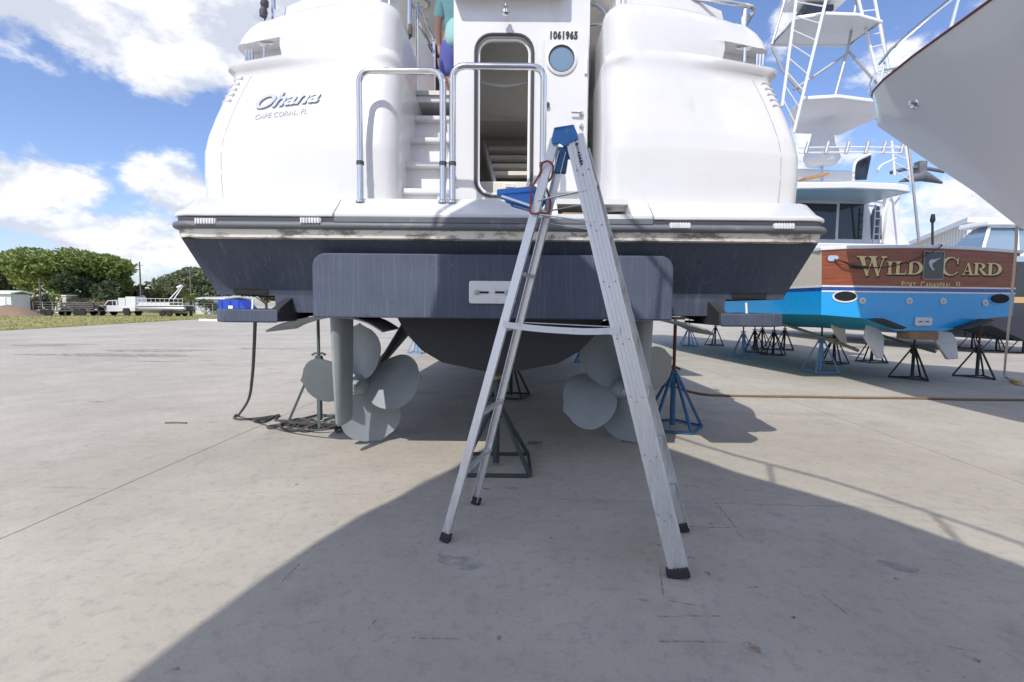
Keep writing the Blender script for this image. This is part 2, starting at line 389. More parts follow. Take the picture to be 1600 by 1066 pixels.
t = NT('turf'); cc = t.mix(t.rng(t.noise(.25, 5, .6), .3, .7), (.26, .26, .09), (.37, .335, .145)); cc = t.mix(t.rng(t.noise(2.5, 6, .7), .5, .7, 0, .5), cc, (.13, .16, .04)); t.out(cc, .95, 0, t.noise(14, 5), .8, .05)

# ------------------------------------------------------------------ ground
def sheet(name, pts, z, mat):
    return MB().add([(x, y, z) for x, y in pts], [tuple(range(len(pts)))]).build(name, mat, None, 0)
yard = kind(sheet('concrete_yard', [(-900, -900), (900, -900), (900, 900), (-900, 900)], -0.03, 'concrete'), 'structure')
# saw-cut slabs: grid turned to the joints seen on the yard
ja0, ja1 = G(0, 842), G(413, 662)
JANG = math.atan2(-(ja1.x-ja0.x), ja1.y-ja0.y)                    # turn of the long joints from +Y
jo = G(180, 764)                                                     # crossing of two joints
ex = Vector((math.cos(JANG), math.sin(JANG), 0)); ey = Vector((-math.sin(JANG), math.cos(JANG), 0))
jc = G(1560, 742) - jo; PX = jc.dot(ex)
PY = 8.2; gap = .004
slabs = {}
joint_bed = None
for i in range(-4, 5):
    for j in range(-2, 5):
        a = jo + ex*(PX*i+gap) + ey*(PY*j+gap); b = jo + ex*(PX*(i+1)-gap) + ey*(PY*j+gap)
        c = jo + ex*(PX*(i+1)-gap) + ey*(PY*(j+1)-gap); d = jo + ex*(PX*i+gap) + ey*(PY*(j+1)-gap)
        ring = [Vector((p.x, p.y, 0)) for p in (a, b, c, d)]
        MB().loft([[p-Vector((0, 0, .028)) for p in ring], ring]).build('concrete_slab', 'concrete', yard, 0)
bed = [jo + ex*(PX*-4) + ey*(PY*-2), jo + ex*(PX*5) + ey*(PY*-2), jo + ex*(PX*5) + ey*(PY*5), jo + ex*(PX*-4) + ey*(PY*5)]
MB().add([(p.x, p.y, -.026) for p in bed], [(0, 1, 2, 3)]).build('joint_bed', 'joint', yard, 0)

# ------------------------------------------------------------------ main yacht on the hard
XC = -0.10
yacht = thing('motor_yacht', 'large white motor yacht with dark bottom paint seen from astern on stands', 'yacht', (XC, 4.0, 0))
# hull: loft of sections from the stern forward
hull = MB()
SEC = [  # Y, sheer half, sheer z, chine half, chine z, keel half scale, keel z
 (5.3, 2.32, 1.85, 2.25, 1.28, 1.0, .765), (6.0, 2.34, 1.86, 2.26, 1.27, 1.0, .76), (9.0, 2.38, 1.92, 2.24, 1.24, 1.1, .74), (12, 2.38, 2.05, 2.1, 1.25, 1.1, .74),
 (15, 2.2, 2.3, 1.7, 1.35, .9, .78), (17.5, 1.75, 2.6, 1.05, 1.55, .55, .95), (19.5, 1.0, 2.95, .42, 1.95, .2, 1.35), (20.8, .12, 3.2, .05, 2.6, .03, 2.3)]
rings = []
for Y, sb, sz, cb, cz, ks, kz in SEC:
    half = [(sb, sz), (cb, cz), (min(.92*ks+.0, cb*.8), lerp(kz, cz, .93)), (.80*ks, lerp(kz, cz, .62)), (.66*ks, lerp(kz, cz, .36)), (.50*ks, lerp(kz, cz, .17)), (.0, kz)]
    rings.append([(XC+x, Y, z) for x, z in half] + [(XC-x, Y, z) for x, z in half[-2::-1]])
hull.loft(rings)
keel = MB(); rings = []
for Y, kz in ((4.17, .765), (5.31, .765)):                          # stern part, chines cut away at the corners
    half = [(2.31, 1.84), (2.275, 1.44), (1.80, 1.44), (1.80, 1.289), (.90, 1.27), (.82, 1.12), (.68, .97), (.50, .865), (.0, kz)]
    rings.append([(XC+x, Y, z) for x, z in half] + [(XC-x, Y, z) for x, z in half[-2::-1]])
keel.loft(rings)
# raked transom panel either side of the centre box, with the corner notches left open
PROF = [(3.68, 1.850), (3.82, 1.66), (3.935, 1.475), (3.945, 1.43), (3.955, 1.292)]
HB = [2.395, 2.36, 2.315, 2.30, 2.27]
NOT = 1.83
hull.grid(lambda u, v: (lambda p, h: (XC+lerp(-h, h, u), p[0], p[1]))(interp([(i/4,)+q for i, q in enumerate(PROF)], v*.75), interp([(i/4, q) for i, q in enumerate(HB)], v*.75)[0]) if True else None, 24, 3)
hull.v = hull.v[:]
# lower strip between the notches
hull.add([(XC-NOT, 3.945, 1.43), (XC+NOT, 3.945, 1.43), (XC+NOT, 3.955, 1.292), (XC-NOT, 3.955, 1.292)], [(0, 1, 2, 3)])
hull.add([(XC-NOT, 3.955, 1.292), (XC+NOT, 3.955, 1.292), (XC+NOT, 4.25, 1.287), (XC-NOT, 4.25, 1.287)], [(0, 1, 2, 3)])
hull_o = hull.build('hull', 'bottom_paint', yacht, 35)
keel.build('afterbody', 'hull_under', hull_o, 35)
# flanks from the transom edge into the body
for sx in (-1, 1):
    MB().add([(XC+sx*h, p[0], p[1]) for h, p in zip(HB[:4], PROF[:4])] + [(XC+sx*2.335, 5.2, 1.86), (XC+sx*2.305, 5.2, 1.66), (XC+sx*2.28, 5.2, 1.475), (XC+sx*2.27, 5.2, 1.43)],
             [(0, 1, 5, 4), (1, 2, 6, 5), (2, 3, 7, 6)]).build('flank', 'bottom_paint', hull_o, 35)
# centre box of the transom
bx0, bx1 = P(488, 450, 3.64).x, P(1052, 450, 3.64).x
fr = rrect(bx0, bx1, 1.262, 1.742, .075)
fr = [(x, z) if z > 1.5 else (max(bx0, min(bx1, bx0 if x < XC else bx1)), 1.262 if z < 1.3 else z) for x, z in fr]
fr2 = rrect(bx0, bx1, 1.262, 1.742, .10, 8); fr2 = [(x, z) for x, z in fr2 if z > 1.45]
top = sorted([p for p in fr2], key=lambda p: 0)
outl = fr2 + [(bx0, 1.262), (bx1, 1.262)]
MB().loft([[(x, 3.64, z) for x, z in outl], [(x, 4.3, z) for x, z in outl]]).build('transom_box', 'bottom_paint', hull_o, 35, .010, 3)
# zinc plate
a, b = P(733, 439, 3.636), P(806, 475, 3.636)
zp = MB().prism([(x, 3.637, z) for x, z in rrect(a.x, b.x, b.z, a.z, .018, 4)], (0, -.014, 0)).build('anode_plate', 'plate_white', yacht, 40, .004)
for k, px in ((0, 752), (1, 785)):
    c = P(px, 457, 3.62)
    MB().bx(c.x-.055, c.x+.055, 3.6185, 3.6225, c.z-.008, c.z+.008).build('slot', 'black_letter', zp, 0)
    MB().lathe([(.022, 0), (.022, .006), (.012, .008), (.012, .024), (.0, .025)], (c.x+(-.035 if k == 0 else .035), 3.622, c.z), (0, -1, 0), 8).build('bolt', 'zinc', zp)
# corner exhaust trays
for sx in (-1, 1):
    def X(v): return XC+sx*v
    tr = MB(); out = [(1.69, 3.70), (2.10, 3.70), (2.235, 3.82), (2.24, 4.5)]; inn = [(1.76, 3.80), (2.04, 3.80), (2.12, 3.87), (2.13, 4.5)]
    for (p, q), (r, s) in zip(zip(out, out[1:]), zip(inn, inn[1:])):
        tr.loft([[(X(p[0]), p[1], 1.215), (X(p[0]), p[1], 1.318), (X(r[0]), r[1], 1.318), (X(r[0]), r[1], 1.215)],
                 [(X(q[0]), q[1], 1.215), (X(q[0]), q[1], 1.318), (X(s[0]), s[1], 1.318), (X(s[0]), s[1], 1.215)]])
    t_o = tr.build('exhaust_guard', 'bottom_paint', yacht, 30, .012)
    MB().prism([(X(x), y, 1.222) for x, y in ((1.70, 3.75), (2.07, 3.75), (2.18, 3.85), (2.19, 4.49), (1.70, 4.49))], (0, 0, .02)).build('guard_floor', 'hull_under', t_o, 0)
    MB().prism([(X(1.69), 3.72, 1.222), (X(1.69), 3.72, 1.32), (X(1.69), 4.02, 1.44), (X(1.69), 4.6, 1.44), (X(1.69), 4.6, 1.29), (X(1.69), 3.99, 1.222)], (sx*.06, 0, 0)).build('guard_web', 'hull_under', t_o, 0)
    hole = rrect(min(X(1.88), X(2.16)), max(X(1.88), X(2.16)), 1.437, 1.500, .020, 4)
    MB().prism([(x, 3.932, z) for x, z in hole], (0, .25, 0)).build('exhaust_port', 'black_void', yacht, 0)
    MB().tube([(X(1.93), 3.78, 1.30), (X(1.93), 3.80, 1.40)], .008, 6).build('rod', 'white_paint', t_o)
# deck edge: swept bands round the stern
def sweep_band(name, prof, mat, hb, yb, r=.10, parent=yacht, bevel=0):
    path = [(-hb, 9.0), (-hb, yb+r)] + [(-hb+r-r*math.cos(R(15*k)), yb+r-r*math.sin(R(15*k))) for k in range(1, 6)] + [(-hb+r, yb)]
    nrm = [(-1, 0), (-1, 0)] + [(-math.cos(R(15*k)), -math.sin(R(15*k))) for k in range(1, 6)] + [(0, -1)]
    path += [(-x, y) for x, y in path[::-1]]; nrm += [(-x, y) for x, y in nrm[::-1]]
    m = MB(); m.loft([[(XC+x+nx*o, y+ny*o, z) for o, z in prof] for (x, y), (nx, ny) in zip(path, nrm)])
    return m.build(name, mat, parent, 40, bevel)
sweep_band('belting', [(0, 1.845), (.005, 1.846), (.018, 1.905), (-.2, 1.905), (-.2, 1.845)], 'stained_cream', 2.385, 3.60)
sweep_band('rub_rail', [(.0, 1.903)] + [(.012+.034*math.sin(R(18*k)), 1.931-.028*math.cos(R(18*k))) for k in range(11)] + [(0, 1.959), (-.1, 1.959), (-.1, 1.903)], 'rubber', 2.385, 3.585)
sweep_band('gasket', [(-.01, 1.959), (.006, 1.960), (.006, 1.988), (-.01, 1.989), (-.2, 1.989), (-.2, 1.959)], 'dark_rubber', 2.385, 3.578)
# stern deck lids: three mouldings with seams between
def lid(x0, x1, z0, z1, name='deck_lid', end=None):
    m = MB(); prof = [(3.562, z0), (3.560, z0+.03), (3.60, z0+.06), (3.735, z1), (4.6, z1+.004), (4.6, z0)]
    def ring(x, ins): return [(x, y+ins*(1 if y < 4 else 0)*(.9 if z > z0+.05 else .4), z-(.02*ins)) for y, z in prof]
    rr = []
    if end == 'L': rr.append(ring(x0+.0, .16)); rr.append(ring(x0+.05, .05)); rr.append(ring(x0+.12, 0))
    else: rr.append(ring(x0, 0))
    if end == 'R': rr += [ring(x1-.12, 0), ring(x1-.05, .05), ring(x1, .16)]
    else: rr.append(ring(x1, 0))
    m.loft(rr); return m.build(name, 'gelcoat', yacht, 40, .008)
sx0, sx1 = P(524, 335, 3.6).x, P(1019, 340, 3.6).x
lid(XC-2.40, sx0-.004, 1.993, 2.16, end='L'); lid(sx1+.004, XC+2.40, 1.991, 2.155, end='R')
lx0, lx1 = P(872, 330, 3.6).x, P(986, 330, 3.6).x
lid(sx0+.004, lx0, 1.993, 2.165); lid(lx1, sx1-.004, 1.993, 2.165)
m = MB(); m.bx(lx0, lx1, 3.561, 3.66, 1.993, 2.028); m.bx(lx0, lx1, 3.70, 4.6, 2.128, 2.167); m.build('locker_lip', 'gelcoat', yacht, 40)
m = MB(); m.bx(lx0, lx1, 4.1, 4.12, 2.028, 2.128); m.bx(lx0, lx1, 3.67, 4.1, 2.018, 2.03); m.build('locker_liner', 'deck_beige', yacht, 0)
MB().box(((lx0+lx1)/2-.06, 3.74, 2.047), (.34, .09, .035), Euler((0, 0, .05)).to_matrix()).build('timber', 'wood_block', yacht, 30, .006)
MB().bx(sx0+.006, sx1-.006, 3.545, 3.575, 1.952, 1.994).build('step_fender', 'rubber', yacht, 40, .006)
for px, py in ((322, 346), (486, 345), (1062, 353), (1224, 354)):
    c = P(px, py, 3.55); h = MB(); h.bx(c.x-.075, c.x+.075, 3.535, 3.56, c.z-.018, c.z+.018)
    for k in range(7): h.bx(c.x-.07+k*.0205, c.x-.07+k*.0205+.013, 3.526, 3.54, c.z-.022, c.z+.02)
    h.build('hinge', 'plate_white', yacht, 30, .004)
# moulded quarters
WT = [(2.10, 2.365, 3.735, 3.92), (2.18, 2.37, 3.73, 3.92), (2.40, 2.375, 3.72, 3.91), (2.58, 2.375, 3.715, 3.92), (2.72, 2.355, 3.73, 3.945), (2.88, 2.31, 3.76, 3.98), (3.04, 2.26, 3.79, 4.02), (3.22, 2.19, 3.83, 4.07),
      (3.265, 2.205, 3.825, 4.06), (3.29, 2.235, 3.812, 4.045), (3.325, 2.235, 3.812, 4.045), (3.35, 2.20, 3.845, 4.08), (3.375, 2.165, 3.86, 4.11), (3.44, 2.185, 3.86, 4.11), (3.50, 2.19, 3.862, 4.112),
      (3.58, 2.16, 3.868, 4.125), (3.66, 2.11, 3.878, 4.145), (3.72, 2.055, 3.893, 4.17), (3.755, 2.01, 3.92, 4.20), (3.772, 1.96, 3.96, 4.25), (3.776, 1.90, 4.02, 4.33)]
ZR = sorted(set([w[0] for w in WT] + [3.372, 3.376, 3.40, 3.46, 3.505, 3.512] + [2.1+.07*k for k in range(24)]))
WIN = .80
def wing_xy(z): return tuple(p+q for p, q in zip(interp(WT, z), (.062, .085, .085)))
def wing_y(ax, z):                                                     # surface of the moulding at half width ax
    ho, yi, yo = wing_xy(z); t = (ax-WIN-.13)/max(.1, ho-.13-WIN-.13); return lerp(yi, yo-.03, max(0, t)**1.9)
def wing(sx):
    rings = []
    for z in ZR:
        ho, yi, yo = wing_xy(z); row = []
        inn = WIN + max(0, z-3.70)*.5 + (.02 if z > 3.3 else 0)
        row.append((inn+.02, 5.4)); row.append((inn+.01, yi+.35))
        for k in range(7):                                             # rounded inner corner
            a = R(90*k/6); row.append((inn+.13-.13*math.cos(a), yi+.17-.17*math.sin(a)+.002))
        n = 22
        for k in range(1, n):
            t = k/n; x = lerp(inn+.13, ho-.13, t); y = lerp(yi, yo-.03, t**1.9)
            if 3.22 < z < 3.52:                                          # the step fades out towards the middle
                f_ = (z-3.22)/.30; a_ = wing_xy(3.22); b_ = wing_xy(3.52); ys = lerp(lerp(a_[1], a_[2]-.03, t**1.9), lerp(b_[1], b_[2]-.03, t**1.9), f_)
                q_ = max(0, min(1, (t-.25)/.5)); q_ = q_*q_*(3-2*q_); y = lerp(ys, y, max(.18, q_))
            if 3.374 < z < 3.508 and x > 1.80: y += .14*min(1, (x-1.80)/.03)
            row.append((x, y))
        for k in range(7):
            a = R(90*k/6); d = .14 if 3.374 < z < 3.508 else 0
            row.append((ho-.13+.13*math.sin(a), yo+.10-.13*math.cos(a)+d))
        row.append((ho+.005, 5.2)); row.append((ho-.02, 9.0))
        rings.append([(XC+sx*x, y, z) for x, y in row])
    m = MB(); m.loft(rings, closed=False)
    b = len(m.v)-len(rings[-1]); m.f.append(tuple(range(b, len(m.v))))
    return m.build('quarter_moulding', 'gelcoat', yacht, 50)
for sx in (-1, 1):
    w = wing(sx)
    for k, (pz, ph, py) in enumerate(((3.215, 2.19, 4.075), (3.165, 2.21, 4.06), (3.115, 2.225, 4.045), (3.065, 2.24, 4.03), (3.015, 2.26, 4.02))):
        MB().tube(fillet([(XC+sx*(ph-.055), wing_y(ph-.08, pz)-.002, pz-.005), (XC+sx*(ph+.055), py+.10, pz), (XC+sx*(ph+.062), py+.30, pz)], .05, 5), .011, 8).build('louver', 'gelcoat', w)
    sp_ = [(XC+sx*(wing_xy(z)[0]-.20), wing_y(wing_xy(z)[0]-.20, z)+.0015, z) for z in [2.14+.06*k for k in range(19)]]
    MB().tube(sp_, .0028, 5).build('seam', 'rubber', w)
    # cleat and roller in the slot
    c = P(414 if sx < 0 else 1162, 98 if sx < 0 else 105, 4.14)
    cl = MB(); cl.tube([(c.x, c.y, 3.38), (c.x, c.y, 3.495)], .014, 8); cl.tube([(c.x-.075, c.y, 3.50), (c.x-.03, c.y, 3.492), (c.x+.03, c.y, 3.492), (c.x+.075, c.y, 3.50)], [.006, .013, .013, .006], 8)
    cl.build('cleat', 'stainless', yacht)
    ro = MB(); xx = c.x + sx*.155
    for dx in (-.026, 0, .026): ro.tube([(xx+dx, c.y+.05, 3.378), (xx+dx, c.y+.05, 3.47)], .012, 8)
    ro.build('fairlead', 'stainless', yacht)
    # upper coaming
    up = MB(); rr = []
    for z, o in ((3.74, .0), (3.90, .005), (3.985, .02), (4.01, .06)):
        rr.append([(XC+sx*(.93+t*(1.02-o)), 4.16+.30*t*t+o, z+.0*t) for t in (0, .25, .5, .75, 1)] + [(XC+sx*(1.97-o), 4.9, z), (XC+sx*.95, 4.9, z)])
    up.loft(rr); up.build('coaming', 'gelcoat', yacht, 45)
    # inboard cheek and posts
    st = MB(); st.tube([(XC+sx*.98, 4.12, 3.76), (XC+sx*.98, 4.12, 4.75)], .02, 8)
    st.build('rail_post', 'stainless', yacht)
a = P(428, 40, 4.36)
MB().tube([(a.x, a.y, 3.76), (a.x, a.y, 4.6)], .018, 8).build('rail_post', 'stainless', yacht)
MB().tube(catmull([P(1162, 46, 4.36), P(1163, 22, 4.36), P(1164, 14, 4.36)], 4), .02, 8).build('rail_post', 'stainless', yacht)
MB().tube(catmull([P(1158, 48, 4.6), P(1172, 26, 4.45), P(1177, 15, 4.40), P(1165, 8, 4.34), P(1110, 0, 4.33), P(1000, -12, 4.3), P(900, -30, 4.3)], 6), .02, 8).build('top_rail', 'stainless', yacht)
lamp = MB(); c = P(412, 18, 4.30); lamp.lathe([(.0, -.05), (.028, -.045), (.034, 0), (.022, .03), (.034, .05), (.03, .09), (0, .10)], c, (0.15, 0, 1), 10)
lamp.build('stern_light', 'dark_rubber', yacht)
MB().tube([P(413, 40, 4.32), P(414, 30, 4.31), c], .006, 6).build('lamp_stalk', 'black_plastic', yacht)

# centre island with the crew door
FY = 4.30
dx0, dx1 = P(745, 200, FY).x, P(829, 200, FY).x
dz0, dz1 = P(780, 305, FY).z, P(780, 57, FY).z
inner = rrect(dx0, dx1, dz0, dz1, .13, 6)
def outer_for(inner, x0, x1, z0, z1):
    out = []
    for x, z in inner:
        tx = (x-dx0)/(dx1-dx0); tz = (z-dz0)/(dz1-dz0)
        q = len(out)
    n = len(inner)//4
    quad = [(x1, z1), (x0, z1), (x0, z0), (x1, z0)]
    for k, (x, z) in enumerate(inner): out.append(quad[k//n])
    return out
ix0, ix1 = XC-.42, XC+.74
def island_outer():
    n = len(inner)//4; quad = [(ix1, 4.02), (ix0, 4.02), (ix0, 2.16), (ix1, 2.16)]; out = []
    for k in range(len(inner)):
        q = k//n; f = (k % n)/(n-1); c = quad[q]; prv = quad[q-1]; nxt = quad[(q+1) % 4]
        d = .3
        if f < .5: t = (1-2*f)*d; out.append((lerp(c[0], prv[0], t), lerp(c[1], prv[1], t)))
        else: t = (2*f-1)*d; out.append((lerp(c[0], nxt[0], t), lerp(c[1], nxt[1], t)))
    return out
iso = island_outer()
wall = MB().ring_wall([(x, FY, z) for x, z in iso], [(x, FY, z) for x, z in inner])
wall.loft([[(x, FY, z) for x, z in inner], [(x, FY+.10, z) for x, z in inner]], True, False)
wall.add([(ix0, FY, 2.16), (ix0, FY, 4.02), (ix0, 4.95, 4.02), (ix0, 4.95, 2.16)], [(0, 1, 2, 3)])
wall.add([(ix1, FY, 2.16), (ix1, FY, 4.02), (ix1, 4.95, 4.02), (ix1, 4.95, 2.16)], [(0, 1, 2, 3)])
bulk = wall.build('stern_bulkhead', 'gelcoat', yacht, 30)
def loop3(pts, y): return [Vector((x, y, z)) for x, z in pts]
MB().tube(loop3(rrect(dx0-.012, dx1+.012, dz0-.012, dz1+.012, .14, 6), FY-.006), .014, 6, True).build('door_gasket', 'dark_rubber', bulk)
MB().tube(loop3(rrect(dx0+.014, dx1-.014, dz0+.014, dz1-.014, .12, 6), FY+.03), .012, 6, True).build('door_frame', 'white_paint', bulk)
# room behind the door
rm = MB(); X0, X1, Y0, Y1, Z0, Z1 = ix0+.02, ix1+.25, FY+.11, 6.9, 2.14, 4.3
rm.add([(X0, Y0, Z0), (X0, Y1, Z0), (X1, Y1, Z0), (X1, Y0, Z0)], [(0, 1, 2, 3)])
rm.add([(X0, Y0, Z0), (X0, Y1, Z0), (X0, Y1, Z1), (X0, Y0, Z1)], [(0, 1, 2, 3)]); rm.add([(X1, Y0, Z0), (X1, Y1, Z0), (X1, Y1, Z1), (X1, Y0, Z1)], [(0, 1, 2, 3)])
rm.add([(X0, Y1, Z0), (X1, Y1, Z0), (X1, Y1, Z1), (X0, Y1, Z1)], [(0, 1, 2, 3)])
rm.build('cabin_lining', 'deck_beige', yacht, 0)
m = MB(); m.grid(lambda u, v: (lerp(X0, X1, u), lerp(4.42, 5.5, v), 4.15-.75*math.sin(min(1, v*1.25)*PI/2)**1.6 - .10*math.sin(u*PI)), 12, 14)
m.build('headliner', 'liner', yacht, 60)
m = MB(); a = P(748, 127, 4.78); b = P(826, 127, 4.78); m.tube(catmull([(a.x-.1, 4.78, a.z+.02), ((a.x+b.x)/2, 4.76, a.z-.05), (b.x+.1, 4.78, a.z+.02)], 6), .02, 6); m.build('liner_bead', 'white_paint', yacht)
for k, py in enumerate((206, 220, 234, 248, 261, 273)):
    Y = 6.1-.22*k; a = P(757+k*3, py, Y); b = P(826, py, Y)
    MB().bar(a, b, .10, .045).build('slat', 'liner', yacht, 30, .006)
MB().bar(P(750, 200, 6.2), P(772, 285, 4.7), .03, .06).build('stringer', 'white_paint', yacht)
m = MB(); a = P(745, 284, 4.62); b = P(832, 302, 4.62); m.bx(a.x-.1, b.x+.1, 4.6, 4.7, b.z-.1, a.z); m.build('sill_locker', 'liner', yacht, 30, .01)
a = P(790, 288, 4.6); m = MB(); m.bx(a.x, a.x+.085, 4.585, 4.598, a.z-.03, a.z); m.build('notice', 'white_paint', yacht, 0)
# header over the door, lamp
hd = MB(); hd.bx(ix0, XC+.52, 4.12, 4.9, 3.96, 4.6); hd.build('header', 'gelcoat', yacht, 30, .02, 3)
c = P(790, 17, 4.2); MB().lathe([(.0, -.03), (.03, -.025), (.036, 0), (.02, .015), (.016, .045), (0, .05)], c, (0, 0, 1), 12).build('floodlight', 'stainless', yacht)
# door leaf folded open against the bulkhead
LY = 4.235
la, lb = P(848, 275, LY), P(921, 46, LY)
leaf = rrect(la.x, lb.x, P(880, 300, LY).z, lb.z, .09, 6)
dl = MB().prism([(x, LY, z) for x, z in leaf], (0, .05, 0)).build('door', 'gelcoat', yacht, 40, .01, 3)
c = P(877, 93, LY)
MB().lathe([(.128, 0), (.132, .012), (.112, .022), (.104, .004), (.104, -.0)], (c.x, LY, c.z), (0, -1, 0), 28).build('port_frame', 'white_paint', dl)
MB().lathe([(.106, .003), (.104, .008), (0, .009)], (c.x, LY, c.z), (0, -1, 0), 28).build('port_glass', 'glass_blue', dl)
MB().tube([(c.x+.107*math.cos(2*PI*k/28), LY-.016, c.z+.107*math.sin(2*PI*k/28)) for k in range(28)], .005, 6, True).build('port_gasket', 'dark_rubber', dl)
c = P(858, 60, LY-.003); e = P(911, 60, LY-.003)
text_mesh('number', '1061965', .082, 'black_letter', Matrix.Translation((c.x, LY-.003, c.z-.002)) @ Matrix.Rotation(PI/2, 4, 'X'), dl,   .0015, 0, .0042, space=1.12, wx=.80*(e.x-c.x)/.30)
for px, py in ((908, 178), (908, 197)):
    c = P(px, py, LY); MB().lathe([(.020, 0), (.020, .012), (.012, .016), (.012, .03), (0, .031)], (c.x, LY, c.z), (0, -1, 0), 12).build('lock', 'stainless', dl)
a = P(893, 176, LY-.03); b = P(909, 177, LY-.03); MB().tube([a, (b.x, LY-.03, b.z)], .008, 8).build('handle', 'stainless', dl)
c = P(855, 164, LY-.015); MB().lathe([(.02, -.01), (.022, .01), (.0, .02)], c, (0, -1, 0), 10).build('door_stop', 'dark_rubber', dl)
a = P(915, 100, LY); MB().bx(a.x-.01, a.x+.014, LY-.02, LY-.001, a.z-.09, a.z+.06).build('latch', 'white_paint', dl, 30, .004)
# recess right of the door: locker step
MB().bx(XC+.835, XC+1.3, 4.62, 4.72, 2.16, 3.36).build('stair_side', 'gelcoat', yacht, 30, .02)
# stair on the port side
for k, (py, Y) in enumerate(((294, 3.98), (252, 4.16), (214, 4.36), (180, 4.56))):
    z = P(650, py, Y).z; xl, xr = XC-.98, ix0-.005
    tr = MB().prism([(x, y, z-.045) for x, y in ((xl, Y+.30), (xl, Y+.08), (xl+.06, Y+.015), (xl+.14, Y), (xr, Y), (xr, Y+.30))], (0, 0, .045)).build('stair_tread', 'gelcoat', yacht, 40, .012, 3)
    MB().bx(xl, xr, Y+.06+.02*(k % 2), Y+.12, z-.26, z-.046).build('riser', 'white_paint', tr, 0)
    MB().prism([(-.62, Y+.02, z-.047), (-.60, Y+.02, z-.047), (-.585, Y+.08, z-.25), (-.605, Y+.08, z-.25)], (.02, .03, 0)).build('rib', 'white_paint', tr, 0)
MB().bx(XC-1.1, ix0, 4.78, 5.2, 3.30, 3.41).build('deck_sill', 'gelcoat', yacht, 30, .012)
a = P(632, 157, 4.75); MB().bx(a.x, ix0, 4.755, 4.776, 3.36, 3.40).build('sill_strip', 'zinc', yacht, 0)
MB().bx(XC-2.1, XC+2.1, 5.2, 10, 3.29, 3.40).build('aft_deck', 'deck_beige', yacht, 0)
# gate stanchions and gates of the aft deck
for sx in (-1, 1):
    g = MB(); y0 = 4.80
    g.tube([(XC+sx*.90, y0, 3.40), (XC+sx*.90, y0, 4.6)], .02, 8); g.build('stanchion', 'stainless', yacht)
    gp = MB(); xg = XC+sx*.84; gp.tube(fillet([(xg, 4.86, 3.44), (xg, 4.86, 4.27), (xg+(-sx)*.06, 5.5, 4.27), (xg+(-sx)*.06, 5.5, 3.44)], .06, 5), .017, 8); gp.tube([(xg, 4.86, 4.12), (xg-sx*.06, 5.5, 4.12)], .012, 6)
    gate = gp.build('gate', 'stainless', yacht)
    MB().prism([(xg, 4.90, 3.46), (xg, 4.90, 4.05), (xg-sx*.055, 5.46, 4.05), (xg-sx*.055, 5.46, 3.46)], (-sx*.012, 0, 0)).build('gate_panel', 'white_paint', gate, 0)
    h = MB(); 
    for z in (3.5, 3.95): h.box((XC+sx*.885, 4.76, z), (.03, .05, .10))
    h.build('gate_hinge', 'weathered_wood', yacht, 30, .006)
for px in (716, 727): 
    a = P(px, 150, 4.55); MB().tube([(a.x, a.y, 3.40), (a.x, a.y, 5.2)], .018, 8).build('ladder_rail', 'stainless', yacht)
rr = MB(); a = P(862, 60, 4.6); b = P(945, 60, 4.5); rr.tube(fillet([(a.x, 4.6, 3.5), (a.x, 4.6, 3.97), (a.x+.08, 4.6, 4.06), (b.x-.1, 4.5, 4.06), (b.x, 4.5, 3.98), (b.x, 4.5, 3.35)], .05, 5), .017, 8)
rr.tube([(a.x, 4.6, 3.885), (b.x, 4.5, 3.885)], .013, 8); rr.build('boarding_rail', 'stainless', yacht)
m = MB()
for k, z in enumerate((3.42, 3.62, 3.80)): m.bx(XC+.62, XC+1.2, 5.0+.22*k, 5.3+.22*k, z-.03, z)
m.bx(XC+.60, XC+1.3, 5.8, 5.85, 3.4, 4.4); m.build('cockpit_locker', 'white_paint', yacht, 30, .01)
c = P(925, 132, 5.0); m = MB(); m.box((c.x, 5.0, c.z-.0), (.18, .1, .13)); m.build('cushion', 'canvas_white', yacht, 30, .03, 3)
# saloon bulkhead, its sliding door, hardtop and lights
MB().bx(XC-2.1, XC+2.1, 8.2, 8.3, 3.40, 5.83).build('saloon_bulkhead', 'deck_beige', yacht, 0)
a = P(652, 150, 8.18); b = P(760, 72, 8.18)
sd = MB().bx(a.x, b.x, 8.15, 8.19, 3.42, b.z).build('saloon_door', 'glass_dark', yacht, 0)
m = MB(); m.bx(a.x-.09, a.x-.002, 8.13, 8.195, 3.41, b.z+.09); m.bx(a.x, b.x, 8.13, 8.195, b.z+.002, b.z+.09); m.build('door_frame', 'white_paint', sd, 0)
ht = MB(); pts = fillet([(XC-1.95, 4.3), (XC-1.95, 9.5)], .1); ht.bx(XC-1.9, XC+1.9, 4.35, 9.6, 5.83, 5.97); ht.build('hardtop', 'gelcoat', yacht, 30, .04, 3)
for px in (655, 945):
    c = G(px, 4, 5.829); lt = MB().lathe([(.0, 0), (.12, -.002), (.125, -.018), (.15, -.02), (.155, 0)], c, (0, 0, 1), 20).build('dome_light', 'plate_white', yacht)
    MB().tube([(c.x+.14*math.cos(2*PI*k/20), c.y+.14*math.sin(2*PI*k/20), 5.81) for k in range(20)], .014, 6, True).build('light_rim', 'zinc', lt)
